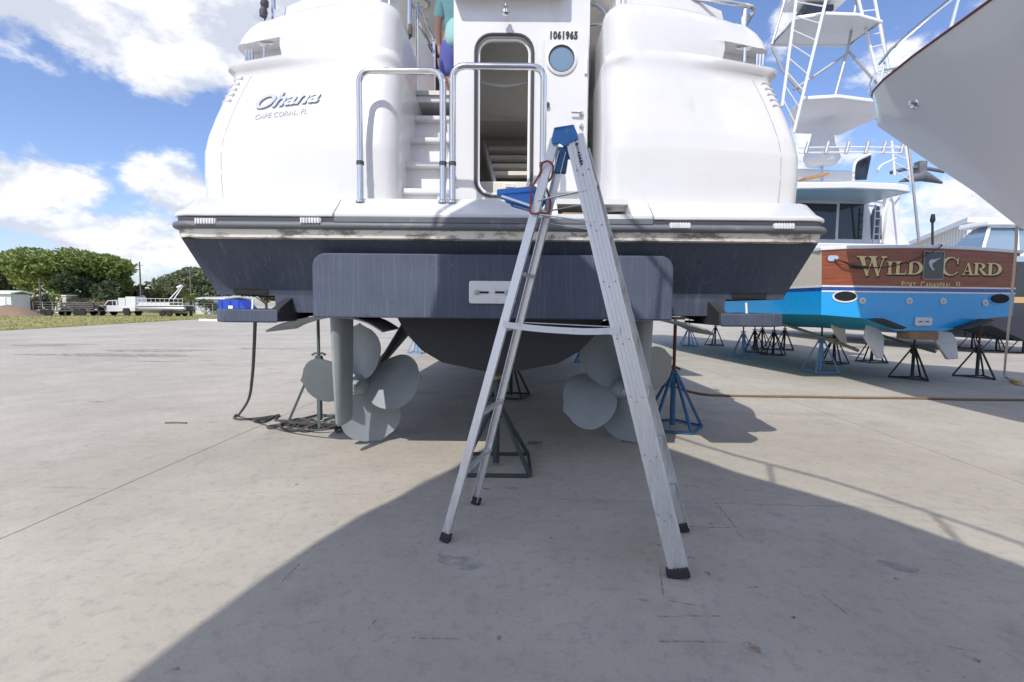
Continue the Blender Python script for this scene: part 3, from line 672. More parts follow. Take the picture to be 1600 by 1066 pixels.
# main house forward (hidden behind the quarters from here)
hm = MB(); rings = []
for Y, h, z1 in ((8.35, 2.0, 5.8), (12, 1.95, 5.8), (14.5, 1.7, 4.6), (17, 1.1, 3.5)):
    rings.append([(XC-h, Y, 3.0), (XC-h*.9, Y, z1), (XC+h*.9, Y, z1), (XC+h, Y, 3.0)])
hm.loft(rings); hm.build('deckhouse', 'gelcoat', yacht, 30)
MB().loft([[(XC-2.38, 8.0, 1.92), (XC+2.38, 8.0, 1.92), (XC+2.30, 8.0, 3.38), (XC-2.30, 8.0, 3.38)], [(XC-2.35, 13, 2.15), (XC+2.35, 13, 2.15), (XC+2.25, 13, 3.3), (XC-2.25, 13, 3.3)],
           [(XC-1.6, 18, 2.7), (XC+1.6, 18, 2.7), (XC+1.65, 18, 3.3), (XC-1.65, 18, 3.3)], [(XC-.1, 20.9, 3.21), (XC+.1, 20.9, 3.21), (XC+.12, 20.9, 3.4), (XC-.12, 20.9, 3.4)]]).build('topsides', 'gelcoat', yacht, 40)
# platform gates: two stainless hoops
for (pa, pb, pt) in ((562, 692, 111), (707, 849, 104)):
    ya = 3.70; a = P(pa, 200, ya); b = P(pb, 200, ya); zt = P((pa+pb)/2, pt, ya).z
    gt = MB().tube(fillet([(a.x, ya, 2.13), (a.x, ya, zt), (b.x, ya, zt), (b.x, ya, 2.13)], .10, 8), .0245, 12).build('boarding_gate', 'stainless', yacht)
    for q in (a, b): MB().lathe([(.04, 0), (.04, .015), (.028, .025)], (q.x, ya, 2.125), (0, 0, 1), 12).build('foot_flange', 'stainless', gt)
    for q in (a, b): MB().tube([(q.x-.028*0, ya-.0, 2.40), (q.x, ya, 2.43)], .028, 10).build('hinge_sleeve', 'dark_rubber', gt)
# name on the port quarter, laid on the moulding
nm = P(394, 172, 3.98); nr = P(521, 158, 3.9)
def lay(o, off):
    for v in o.data.vertices:
        d = v.co.y; v.co.y = wing_y(abs(v.co.x-XC), v.co.z) - off + d
    o.data.update()
Z4 = lambda x, z: Matrix.Translation((x, 0, z)) @ Matrix.Rotation(PI/2, 4, 'X') @ Matrix.Rotation(R(3.0), 4, 'Z')
lay(text_mesh('name_lettering', 'Ohana', .155, 'silver_letter', Z4(nm.x, nm.z), None, .004, .55, .0035, wx=1.35), .010)
adopt(bpy.data.objects['name_lettering'], yacht)
lay(text_mesh('port_lettering', 'CAPE CORAL, FL', .058, 'ghost_letter', Z4(nm.x+.03, nm.z-.085), None, .001, .25, 0, wx=1.05), .0065)
adopt(bpy.data.objects['port_lettering'], yacht)

# running gear: rudders, arch plates, propellers, shafts, struts
def blade(m, c, ang, r, sgn, rake=.0):
    n, k = 16, 16; pr = .02
    for side in (0,):
        def fn(u, v):
            s_ = (u-.5)*2; er = Vector((math.cos(ang), 0, math.sin(ang))); et = Vector((-math.sin(ang), 0, math.cos(ang)))
            rr = lerp(.07, r, v); q = (v-.60)/.40 if v > .60 else (.60-v)/.63
            hw = .395*r*math.sqrt(max(.0, 1-q*q))**1.05 + .004
            y = sgn*s_*hw*lerp(1.0, .55, v) + .03*v
            return Vector(c) + er*(rr-.035*s_*s_*r*(1 if v > .5 else 0)) + et*(s_*hw+.05*r*v*v) + Vector((0, y, 0))
        b = len(m.v); g = MB().grid(fn, n, k); th = Vector((0, .016, 0))
        nv = len(g.v); vv = list(g.v); 
        back = [tuple(Vector(p)+Vector((0, .012+.02*(1-(q//(n+1))/k), 0))) for q, p in enumerate(vv)]
        fs = list(g.f) + [tuple(i+nv for i in f[::-1]) for f in g.f]
        rim = [i for i in range(n+1)] + [j*(n+1)+n for j in range(1, k+1)] + [k*(n+1)+i for i in range(n-1, -1, -1)] + [j*(n+1) for j in range(k-1, 0, -1)]
        for i in range(len(rim)): a, b2 = rim[i], rim[(i+1) % len(rim)]; fs.append((a, b2, b2+nv, a+nv))
        m.add(vv+back, fs)
def gear(hub_px, angs, sgn, rud_px, rot, side):
    hp = P(hub_px[0], hub_px[1], 4.68); c = (hp.x, 4.68, hp.z)
    pr = MB().lathe([(.0, -.20), (.03, -.195), (.062, -.15), (.085, -.08), (.10, .0), (.105, .08), (.095, .12), (0, .121)], c, (0, 1, 0), 16).build('propeller', 'prop_paint', yacht, 50)
    for a in angs:
        m = MB(); blade(m, c, R(a), .60, sgn); m.build('blade', 'prop_paint', pr, 50)
    MB().lathe([(.0, -.03), (.035, -.025), (.038, 0), (.03, .02)], (c[0], c[1]-.19, c[2]), (0, 1, 0), 6).build('prop_nut', 'zinc', pr)
    MB().tube([c, (c[0]-side*.02, 7.6, 1.16)], .045, 10).build('shaft', 'prop_paint', yacht)
    st = MB(); st.tube([(c[0], 4.84, c[2]), (c[0], 5.12, c[2]+.03)], .085, 12)
    for dx in (-side*.42,):
        st.loft([[(c[0]+.02, 4.88, c[2]), (c[0]-.02, 4.98, c[2]), (c[0]+.02, 5.10, c[2])], [(c[0]+dx+.02, 4.92, 1.30), (c[0]+dx-.03, 5.1, 1.30), (c[0]+dx+.02, 5.28, 1.30)]])
    st.build('shaft_strut', 'hull_under', yacht, 40)
    # rudder: tapered foil, turned a little
    rp = P(rud_px[0], rud_px[1], 4.22); zt, zb = 1.26, P(rud_px[0], rud_px[2], 4.22).z
    rings = []
    for z, ch, th in ((zt, .40, .075), (lerp(zt, zb, .5), .36, .065), (zb+.03, .30, .05), (zb, .25, .03)):
        fo = []
        for k in range(14):
            t = 2*PI*k/14; fo.append((math.sin(t)*th*(.55+.45*math.cos(t)) , -.5*ch*math.cos(t)+.03))
        cr, sr = math.cos(rot), math.sin(rot)
        rings.append([(rp.x+x*cr-y*sr, 4.26+x*sr+y*cr, z) for x, y in fo])
    ru = MB().loft(rings).build('rudder', 'prop_paint', yacht, 50)
    # arched plate above the rudder
    ar = MB(); base = [(-.55, -.105), (-.44, -.052), (-.30, -.012), (-.16, .012), (0, .018), (.16, .010), (.30, -.028), (.42, -.10)]
    if side > 0: base = [(-x, z) for x, z in base[::-1]]
    loop = [Vector((rp.x+x, 0, zt-.012+z)) for x, z in catmull([Vector((a_, b_, 0)) for a_, b_ in base], 3) for _ in (0,)] if False else [Vector((rp.x+v.x, 0, zt-.030+v.y)) for v in catmull([Vector((a_, b_, 0)) for a_, b_ in base], 3)]
    rings = []
    for i, p in enumerate(loop):
        rings.append([(p.x, 4.02, p.z), (p.x, 4.60, p.z+.004), (p.x, 4.60, p.z+.018), (p.x, 4.02, p.z+.014)])
    ar.loft(rings); ar.build('arch_plate', 'prop_paint', yacht, 40)
gear((563, 601), (4, -74, 88, 174), 1, (533, 590, 664), R(-7), -1)
gear((969, 607), (28, 117, 200, -72), -1, (1004, 590, 640), R(7), 1)

# ------------------------------------------------------------------ step ladder
NL, NR, FR, FL = G(695, 846), G(1061, 903), G(1063, 831), G(743, 788)
T = (NL+NR+FR+FL)/4; u = ((NR+FR)-(NL+FL)).normalized(); w = ((FL+FR)-(NL+NR)); w = (w-u*w.dot(u)).normalized()
LZ = P(880, 212, T.y).z
lad = thing('step_ladder', 'tall scuffed aluminium step ladder with blue plastic top cap and folded-out tray', 'ladder', (T.x, T.y, 0))
Tt = Vector((T.x, T.y, LZ)); UP = Vector((0, 0, 1))
tops = {'NR': Tt-w*.135+u*.045-UP*.05, 'FR': Tt+w*.135+u*.045-UP*.05, 'NL': Tt-w*.125-u*.062-UP*.05, 'FL': Tt+w*.125-u*.062-UP*.05}
feet = {'NR': NR, 'FR': FR, 'NL': NL, 'FL': FL}
for k in ('NR', 'FR', 'NL', 'FL'):
    a = feet[k]+UP*.03; b = tops[k]; front = k[1] == 'R'; wd = .098 if front else .046; near = -1 if k[0] == 'N' else 1
    m = MB(); m.bar(a, b, wd, .006 if front else .005, w)
    d = (b-a).normalized(); xx = w.cross(d).normalized(); yy = d.cross(xx)
    sgn = near if yy.dot(w) > 0 else -near
    for f in (-1, 1): m.bar(a+xx*f*(wd/2-.002)-yy*sgn*.014, b+xx*f*(wd/2-.002)-yy*sgn*.014, .004, .028, w)      # flanges
    if front:
        for f in (-.62, -.2, .2, .62): m.bar(a+xx*f*wd/2+yy*sgn*.0055, b+xx*f*wd/2+yy*sgn*.0055, .007, .007, w)   # rolled ribs
    r = m.build('front_rail' if front else 'rear_rail', 'aluminium', lad, 30)
    f0 = feet[k]; ft = MB(); ft.bar(f0+UP*.002, f0+d*.05, wd+.014, .042, w); ft.build('rubber_foot', 'black_plastic', r, 30, .004)
def on(k, z): t = z/(tops[k].z); return feet[k].lerp(tops[k], t)
for i in range(1, 8):
    z = .295*i
    if z > LZ-.2: break
    a, b = on('NR', z)+w*.012, on('FR', z)-w*.012
    st = MB(); st.bar(a, b, .085, .004, UP)
    for f in (-1, 1): st.bar(a+u*f*.042-UP*.012, b+u*f*.042-UP*.012, .004, .022, UP)
    so = st.build('step', 'aluminium', lad, 30)
    rv = MB(); c_ = on('NR', z)-w*.0095
    for dx_, dz_ in ((-.03, .012), (.03, .012), (0, -.014)): rv.lathe([(.0055, 0), (.0045, .0035), (0, .004)], c_+u*dx_+UP*dz_, -w, 8)
    rv.build('rivet', 'zinc', so)
for z in (.40, .74, 1.225, 1.54, 1.90):
    MB().bar(on('NL', z)+w*.008, on('FL', z)-w*.008, .030, .018, UP).build('rear_brace', 'aluminium', lad, 30)
s0, s1 = on('NL', 1.255)-w*.012, on('NR', 1.235)-w*.014
sp = MB(); mid = (s0+s1)/2-UP*.016
pts = catmull([s0, s0.lerp(mid, .5)-UP*.004, mid, s1.lerp(mid, .5)-UP*.006, s1], 5)
sp.loft([[p-UP*.017, p+UP*.017, p+UP*.017-w*.004, p-UP*.017-w*.004] for p in pts]); sp.build('spreader', 'plate_white', lad, 30)
sp = MB(); a, b = on('FL', 1.255)+w*.012, on('FR', 1.235)+w*.014; sp.bar(a, b, .004, .034, w); sp.build('spreader', 'aluminium', lad, 30)
for k in (('NL', 'NR'), ('FL', 'FR')):
    for z0, z1 in ((1.93, 1.97), (1.86, 1.80)):
        MB().bar(on(k[0], z0), on(k[1], z1), .004, .022, w).build('shelf_arm', 'aluminium', lad, 30)
# cap
cm = MB(); prof = [(-.072, -.088), (-.076, -.06), (-.062, .0), (.044, .006), (.058, -.04), (.070, -.075), (.055, -.08), (.03, -.086), (.012, -.102), (-.008, -.104), (-.03, -.085)]
for side in (-1, 1):
    base = Tt+w*side*.150; cm.prism([base+u*x+UP*z for x, z in prof], -w*side*.016)
for side in (): pass
q = [Tt+u*x+w*y+UP*z for x, y, z in ((-.062, -.150, 0), (.044, -.150, .006), (.044, .150, .006), (-.062, .150, 0))]
cm.loft([[p-UP*.022 for p in q], q]); cm.build('top_cap', 'blue_plastic', lad, 35, .006)
cm = MB(); cm.bar(tops['FL']+UP*.03, tops['FL']-UP*.12-u*.02, .075, .03, w); cm.build('cap_bracket', 'steel_blue', lad, 30, .008)
# tray
tc = on('NL', 1.96)*.5+on('FL', 1.96)*.5
try_ = MB(); c0 = tc-u*.02; du, dw = .235, .135
cor = [c0-w*dw, c0-u*du-w*(dw-.02), c0-u*du+w*(dw-.02), c0+w*dw]
try_.loft([[p+UP*.020 for p in cor], [p+UP*.055 for p in cor]]); tr_o = try_.build('tray', 'tray_blue', lad, 30, .010, 3)
ut = MB()
for f in (-.9, 0, .9): ut.prism([c0+w*dw*f+UP*.02, c0-u*du*.96+w*dw*f*.9+UP*.02, c0-u*du*.9+w*dw*f*.9-UP*.0, c0-u*.05+w*dw*f-UP*.05], w*.006)
ut.build('tray_rib', 'tray_blue', tr_o, 0)
ut = MB(); ut.bar(c0-u*.02-w*.12-UP*.055, c0-u*.20-w*.12+UP*.012, .02, .012); ut.bar(c0-u*.02+w*.12-UP*.055, c0-u*.20+w*.12+UP*.012, .02, .012); ut.build('tray_bracket', 'aluminium', tr_o)
# dark print on the rail
d = (tops['NR']-NR).normalized(); xx = w.cross(d).normalized()
if xx.dot(u) < 0: xx = -xx
o_ = on('NR', P(900, 268, on('NR', 2.1).y).z)-w*.0095
mt = Matrix((-d, xx, (-d).cross(xx))).transposed().to_4x4()
pm = MB(); q_ = 0
for ln, wd_ in ((.006, .008), (.0, 0), (.012, .014), (.004, .010), (.005, .008), (.004, .008), (.012, .010), (.006, .018), (.012, .012), (.010, .018), (.008, .012)):
    if ln: pm.box(on('NR', 2.235)-d*(q_+ln/2)-w*.0112+xx*.004, (ln, .0012, wd_), Matrix((d, w, xx)).transposed())
    q_ += ln+.006
pm.build('rail_print', 'black_letter', lad, 0)
# red cord knotted round the rear rail
k0 = on('NL', 2.105); k1 = on('NL', 1.93); k2 = on('NL', 1.86)
cd = catmull([k0+Vector((.034, -.012, -.01)), k0+Vector((.026, -.026, .014)), k0+Vector((0, -.03, .026)), k0+Vector((-.028, -.022, .012)), k0+Vector((-.036, 0, -.03)), k1+Vector((-.034, -.016, .06)), k1+Vector((-.036, -.012, -.01)), k2+Vector((-.02, -.026, 0)), k2+Vector((.03, -.02, .0)), k2+Vector((.085, .05, .02)), k1+Vector((.07, .05, .02)), k1+Vector((.045, .03, .09)), k0+Vector((.026, .018, -.05))], 6, True)
tag(MB().tube(cd, .0058, 8, True).build('lashing_cord', 'rope_red', None), 'red cord knotted around the aluminium ladder rail beside the blue tray', 'cord')

# ------------------------------------------------------------------ boat stands
def stand(x, y, top, mat, label, r=.30, apex=.56, legs=4, rot=0.0, screw='rust', group='boat stands under the hulls', pad=True, tilt=0):
    t = thing('boat_stand', label, 'boat stand', (x, y, 0), 0, group)
    ft = [(x+r*math.cos(rot+2*PI*k/legs), y+r*math.sin(rot+2*PI*k/legs)) for k in range(legs)]
    apex = min(apex, top-.14)
    for fx, fy in ft: MB().bar((fx, fy, .012), (lerp(x, fx, .10), lerp(y, fy, .10), apex), .028, .028).build('leg', mat, t, 30, .004)
    m = MB()
    for k in range(legs):
        a, b = ft[k], ft[(k+1) % legs]; z = .017+.006*(k % 2)
        m.bar((lerp(a[0], b[0], .02), lerp(a[1], b[1], .02), z), (lerp(a[0], b[0], .98), lerp(a[1], b[1], .98), z), .028, .026)
    m.build('base_frame', mat, t, 30, .004)
    MB().tube([(x, y, .03), (x, y, apex+.03)], .030, 10).build('centre_tube', mat, t)
    m = MB(); m.loft([[(x+.06*math.cos(rot+k*PI/3), y+.06*math.sin(rot+k*PI/3), apex-.10) for k in range(6)], [(x+.042*math.cos(rot+k*PI/3), y+.042*math.sin(rot+k*PI/3), apex+.035) for k in range(6)]]); m.build('collar', mat, t, 30)
    MB().tube([(x, y, apex), (x, y, top-.035)], .019, 8).build('screw', screw, t)
    hz = apex+.055; MB().tube([(x-.075, y-.01, hz-.012), (x-.045, y-.005, hz+.008), (x+.045, y+.005, hz+.008), (x+.075, y+.01, hz-.012)], .013, 8).build('screw_handle', screw, t)
    if pad:
        MB().box((x, y, top-.018), (.15, .15, .028), Euler((0, tilt, rot)).to_matrix()).build('pad', 'wood_block', t, 30, .006)
    return t
g = G(775, 728)
stand(g.x, g.y, .785, 'steel_dark', 'dark green-grey keel stand right behind the step ladder', .40, .52, 4, R(45), 'steel_dark')
g = G(500, 660)
stand(g.x, g.y, 1.26, 'steel_green', 'grey-green stand amid the pile of black rope', .34, .74, 4, R(20), 'steel_green')
g = G(1050, 668)
stand(g.x, g.y, 1.26, 'steel_blue', 'deep blue stand with rusty screw beside the starboard propeller', .34, .62, 5, R(-72), 'rust')
for (px, py, top, mat, lab, r) in ((798, 620, .74, 'steel_black', 'black keel stand standing forward beneath the yacht keel', .33), (652, 552, 1.24, 'steel_sky', 'pale blue stand forward under the port side of the yacht', .30), (914, 566, 1.24, 'steel_blue', 'blue stand forward under the yacht behind the starboard propeller', .32)):
    g = G(px, py); stand(g.x, g.y, top, mat, lab, r, .55, 4, .5)

# ------------------------------------------------------------------ ropes and hose
def ground_path(pxs, z=.012): return [Vector((q.x, q.y, z)) for q in (G(px, py) for px, py in pxs)]
hang = [P(398, 512, 3.78), P(397, 560, 3.9), P(393, 605, 4.1), P(383, 640, 4.7)]
pth = catmull([Vector((P(398, 500, 3.75).x, 3.76, 1.26))]+[P(397, 545, 3.95), P(394, 590, 4.3), P(388, 625, 4.8)] + ground_path([(372, 651), (366, 655), (378, 657), (405, 655), (428, 652), (412, 661), (398, 660), (420, 655), (436, 650), (430, 658), (448, 659), (470, 660)]), 7)
for p in pth: p.z = max(p.z, .012)
tag(MB().tube(pth, .013, 8).build('hanging_rope', 'rope_dark', None), 'black rope hanging from the port exhaust guard to the concrete', 'rope')
random.seed(5); pile = []
c = G(497, 668)
for k in range(210):                                                # loose overlapping loops
    a = k*.52+.6*math.sin(k*.11); rx = .075+.05*math.sin(k*.37)+.03*math.sin(k*.83); dx_ = .36*math.sin(k*.062); dy_ = .16*math.sin(k*.101+1)
    pile.append(Vector((c.x+dx_+math.cos(a)*rx*1.25, c.y+dy_+math.sin(a)*rx, .016+.022*(1+math.sin(k*.71))*(.5+.5*math.sin(k*.05)**2))))
e1 = ground_path([(535, 672), (545, 668), (552, 660)])
tag(MB().tube(catmull(pile+e1, 3), .0125, 8).build('rope_pile', 'rope_dark', None), 'tangled pile of black rope around the foot of the grey-green stand', 'rope')
hp = ground_path([(1020, 602), (1055, 606), (1075, 613), (1110, 619), (1180, 621), (1260, 622), (1340, 623.5), (1420, 624), (1500, 626), (1600, 627), (1750, 630)], .018)
tag(MB().tube(catmull(hp, 8), .019, 8).build('hose', 'hose', None), 'long brown hose lying across the concrete beyond the yacht', 'hose')

# ------------------------------------------------------------------ man on the aft deck
DK = 3.405; px_, py_ = -.66, 5.72
man = thing('person', 'person in teal shirt and blue shorts standing on the aft deck, arm hanging', 'person', (px_, py_, DK))
def skin(name, nodes, edges, mat, parent, sub=2):
    me = bpy.data.meshes.new(name); me.from_pydata([n[0] for n in nodes], edges, []); me.materials.append(M[mat])
    o = bpy.data.objects.new(name, me); col.objects.link(o)
    s = o.modifiers.new('skin', 'SKIN'); s.use_smooth_shade = True
    for v, n in zip(me.skin_vertices[0].data, nodes): v.radius = n[1] if isinstance(n[1], tuple) else (n[1], n[1])
    me.skin_vertices[0].data[0].use_root = True
    d = o.modifiers.new('sub', 'SUBSURF'); d.levels = sub; d.render_levels = sub
    if parent: adopt(o, parent)
    return o
def B(x, y, z): return Vector((px_+x, py_+y, DK+z))
nodes = [(B(0, 0, .95), (.15, .11)), (B(.01, .0, 1.15), (.155, .115)), (B(.03, .02, 1.35), (.16, .11)), (B(.05, .03, 1.46), (.09, .075)), (B(.06, .04, 1.54), .052), (B(.07, .06, 1.60), .075), (B(.075, .07, 1.70), (.078, .095)), (B(.075, .06, 1.77), .06),
         (B(-.17, .02, 1.40), .062), (B(-.215, .01, 1.13), .044), (B(-.20, .05, .90), .030), (B(-.195, .07, .83), (.035, .022)),
         (B(.24, .05, 1.41), .062), (B(.30, .12, 1.15), .044), (B(.26, .28, 1.02), .030), (B(.25, .34, 1.0), (.03, .024)),
         (B(-.09, 0, .88), .098), (B(-.10, .0, .50), .062), (B(-.11, -.02, .09), .042), (B(-.115, .10, .035), (.042, .03)),
         (B(.10, .02, .88), .098), (B(.12, .03, .50), .062), (B(.13, .01, .09), .042), (B(.14, .13, .035), (.042, .03))]
edges = [(0, 1), (1, 2), (2, 3), (3, 4), (4, 5), (5, 6), (6, 7), (2, 8), (8, 9), (9, 10), (10, 11), (2, 12), (12, 13), (13, 14), (14, 15), (0, 16), (16, 17), (17, 18), (18, 19), (0, 20), (20, 21), (21, 22), (22, 23)]
body = skin('body', nodes, edges, 'skin', man)
for k in range(4):
    x0 = -.218+.016*k; b = B(x0, .066, .80)
    MB().tube([b, b+Vector((0, .012, -.045)), b+Vector((.004, .024, -.08))], [.009, .0085, .006], 7).build('finger', 'skin', body)
b = B(-.165, .075, .83); MB().tube([b, b+Vector((.012, .014, -.035)), b+Vector((.008, .024, -.06))], [.011, .009, .007], 7).build('thumb', 'skin', body)
skin('shirt', [(B(0, 0, .80), (.19, .155)), (B(.01, 0, 1.15), (.185, .15)), (B(.03, .02, 1.34), (.178, .13)), (B(.05, .03, 1.455), (.11, .09)), (B(-.17, .02, 1.40), .082), (B(-.205, .012, 1.19), .07), (B(.24, .05, 1.41), .082), (B(.285, .09, 1.20), .07)],
     [(0, 1), (1, 2), (2, 3), (2, 4), (4, 5), (2, 6), (6, 7)], 'shirt', man)
skin('shorts', [(B(0, 0, 1.03), (.165, .13)), (B(0, 0, .90), (.165, .13)), (B(-.095, 0, .80), .118), (B(-.105, 0, .52), .105), (B(.105, .02, .80), .118), (B(.12, .025, .52), .105)], [(0, 1), (1, 2), (2, 3), (1, 4), (4, 5)], 'shorts', man)
MB().lathe([(.0, -.02), (.085, -.01), (.098, .05), (.09, .11), (.05, .15), (0, .16)], B(.075, .055, 1.66), (0, 0, 1), 14).build('hair', 'hair', man)

# ------------------------------------------------------------------ sportfisher with the wooden transom
PSI = R(5.0); WT_ = Vector((math.cos(PSI), math.sin(PSI), 0)); WN = Vector((-math.sin(PSI), math.cos(PSI), 0))
WO = P(1437, 517, 8.75); WO.z = 0
sf = thing('sportfishing_boat', 'sportfishing boat with varnished wooden transom lettered WILD CARD and bright blue bottom', 'boat', (WO.x, WO.y, 0))
def W(t, n, z): return WO + WT_*t + WN*n + Vector((0, 0, z))
def wp(px, py, n=0.0): return PL(px, py, WO+WN*n, WN)
def wt(px, py, n=0.0): q = wp(px, py, n)-WO; return q.dot(WT_), q.z
def zz_(py, px=1437): return wt(px, py)[1]
tl, zs = wt(1284, 389); tr, zr = wt(1594, 394)
cL, cR = (tl+tr)/2, (tr-tl)/2; zS = zs; zST = zz_(449); zST2 = zz_(457); zCH = zz_(493); zK = zz_(516)
def sec(n):
    f = n/13.0
    bt = interp([(0, cR), (2, cR*1.10), (6, cR*1.20), (9, cR*1.05), (11.5, cR*.6), (13, .03)], n)[0]
    bc = interp([(0, cR-.05), (2, cR*1.02), (6, cR*1.02), (9, cR*.72), (11.5, cR*.30), (13, .02)], n)[0]
    sz = interp([(0, zS), (4, zS+.05), (8, zS+.45), (13, zS+1.2)], n)[0]
    cz = interp([(0, zCH), (5, zCH), (9, zCH+.15), (11.5, zCH+.6), (13, zS+.6)], n)[0]
    kz = interp([(0, zK), (6, zK-.12), (9, zK), (11.5, zK+.45), (13, zS+.3)], n)[0]
    return bt, bc, sz, cz, kz
NS = [0, 1, 2, 4, 6, 7.5, 9, 10.3, 11.5, 12.4, 13]
def band(name, f0, f1, mat, off=0):
    m = MB()
    for s in (-1, 1):
        rr = []
        for n in NS:
            bt, bc, sz, cz, kz = sec(n)
            def pt(f):
                q = (f**1.25); return W(cL+s*(lerp(bc, bt, q)+off), n, lerp(cz, sz, f))
            rr.append([pt(lerp(f0, f1, k/4)) for k in range(5)])
        m.loft(rr, False)
    return m.build(name, mat, sf, 50)
fS = (zST-zCH)/(zS-zCH); fS2 = (zST2-zCH)/(zS-zCH)
band('topside', fS, 1.0, 'cream_hull'); band('boot_stripe', fS2, fS, 'stripe_navy'); band('lower_side', 0, fS2, 'wild_blue')
band('stripe_line', fS-.02, fS+.015, 'stripe_white', .004)
m = MB(); rr = []
for n in NS:
    bt, bc, sz, cz, kz = sec(n); k = min(1, bc/cR)
    rr.append([W(cL+x, n, z) for x, z in ((-bc, cz), (-bc*.62, lerp(cz, kz, .12)), (-.42*k, kz), (.42*k, kz), (bc*.62, lerp(cz, kz, .12)), (bc, cz))])
m.loft(rr, False); m.build('bottom', 'wild_bottom', sf, 30)
def tpoly(name, pts, mat, y=0.0, th=.02, bevel=0):
    return MB().prism([wp(px, py)-WN*y for px, py in pts], WN*th).build(name, mat, sf, 30, bevel)
def TP(f, sg): bt, bc, sz, cz, kz = sec(0); return W(cL+sg*lerp(bc, bt, f**1.25), 0, lerp(cz, sz, f))
def tface(name, bottom_f, top_f, mat, y, th, extra=None, crown=None):
    lo = [TP(bottom_f, 1), TP(bottom_f, -1)] if extra is None else extra
    pts = [TP(lerp(bottom_f, top_f, k/4), -1) for k in range(5)] + (crown or []) + [TP(lerp(top_f, bottom_f, k/4), 1) for k in range(5)] + (extra or [])
    return MB().prism([p-WN*y for p in pts], WN*th).build(name, mat, sf, 30)
tface('transom_wood', fS, 1.0, 'mahogany', .004, .03, None, [wp(px, py) for px, py in ((1330, 387), (1390, 386), (1450, 386), (1520, 389))])
tface('transom_stripe', fS2, fS-.002, 'stripe_navy', .002, .025)
for f in (fS, fS2): tface('transom_line', f-.012, f+.012, 'stripe_white', .0065, .004)
tface('transom_blue', 0, fS2-.002, 'wild_blue', 0, .03, [wp(px, py) for px, py in ((1546, 497), (1478, 517), (1400, 517), (1346, 497))])
# covering board
m = MB(); pts = [(1281, 389), (1330, 386.5), (1390, 385.5), (1450, 385.5), (1520, 388.5), (1597, 394)]
m.loft([[wp(px, py)-WN*.03+Vector((0, 0, z))+WN*d for z, d in ((-.03, 0), (.03, 0), (.03, .22), (-.03, .22))] for px, py in pts]); m.build('covering_board', 'white_paint', sf, 40, .01)
for px, py, w_, h_ in ((1320, 463, .21, .085), (1561, 467, .19, .085)):
    c = wp(px, py); e = []
    rim = MB().loft([[c-WN*.012+WT_*(w_*1.14*math.cos(2*PI*k/24))+Vector((0, 0, h_*1.22*math.sin(2*PI*k/24)-.01)) for k in range(24)], [c+WN*.02+WT_*(w_*1.14*math.cos(2*PI*k/24))+Vector((0, 0, h_*1.22*math.sin(2*PI*k/24)-.01)) for k in range(24)]]).build('exhaust_rim', 'stripe_white' if px < 1400 else 'wild_blue', sf, 40)
    MB().loft([[c-WN*.016+WT_*(w_*math.cos(2*PI*k/24))+Vector((0, 0, h_*math.sin(2*PI*k/24))) for k in range(24)], [c-WN*.008+WT_*(w_*math.cos(2*PI*k/24))+Vector((0, 0, h_*math.sin(2*PI*k/24))) for k in range(24)]]).build('exhaust_outlet', 'black_void', rim, 40)
for px, py in ((1347, 470), (1420, 470.5), (1473, 471), (1539, 473.5)):
    c = wp(px, py); L = MB().lathe([(.062, 0), (.06, .014), (.035, .02), (.03, .012), (0, .012)], c-WN*.002, -WN, 16).build('underwater_light', 'plate_white', sf)
    MB().lathe([(.024, .013), (.02, .02), (0, .021)], c-WN*.002, -WN, 10).build('lens', 'zinc', L)
a, b = wt(1429, 496), wt(1454, 509)
ap = MB().prism([W(x, -.002, z) for x, z in rrect(a[0], b[0], b[1], a[1], .03, 3)], -WN*.025).build('anode_plate', 'plate_white', sf, 30)
for f in (.3, .7): MB().box(W(lerp(a[0], b[0], f), -.03, (a[1]+b[1])/2), (.07, .012, .016), Matrix.Rotation(PSI, 3, 'Z')).build('slot', 'black_letter', ap, 0)
for pts in (((1352, 499), (1362, 497), (1398, 511), (1392, 514)), ((1489, 514), (1483, 512), (1524, 498), (1532, 500))):
    MB().prism([wp(px, py)-WN*.05 for px, py in pts], -WN*.20).build('trim_tab', 'black_plastic', sf, 30)
for px, py in ((1300, 404), (1592, 405)):
    c = wp(px, py)-WN*.01; h = MB(); 
    h.prism([W(x, 0, z)-WN*.008 for x, z in rrect((c-WO).dot(WT_)-.10, (c-WO).dot(WT_)+.10, c.z-.05, c.z+.05, .04, 3)], -WN*.02); h.build('hawse_plate', 'stainless', sf, 30)
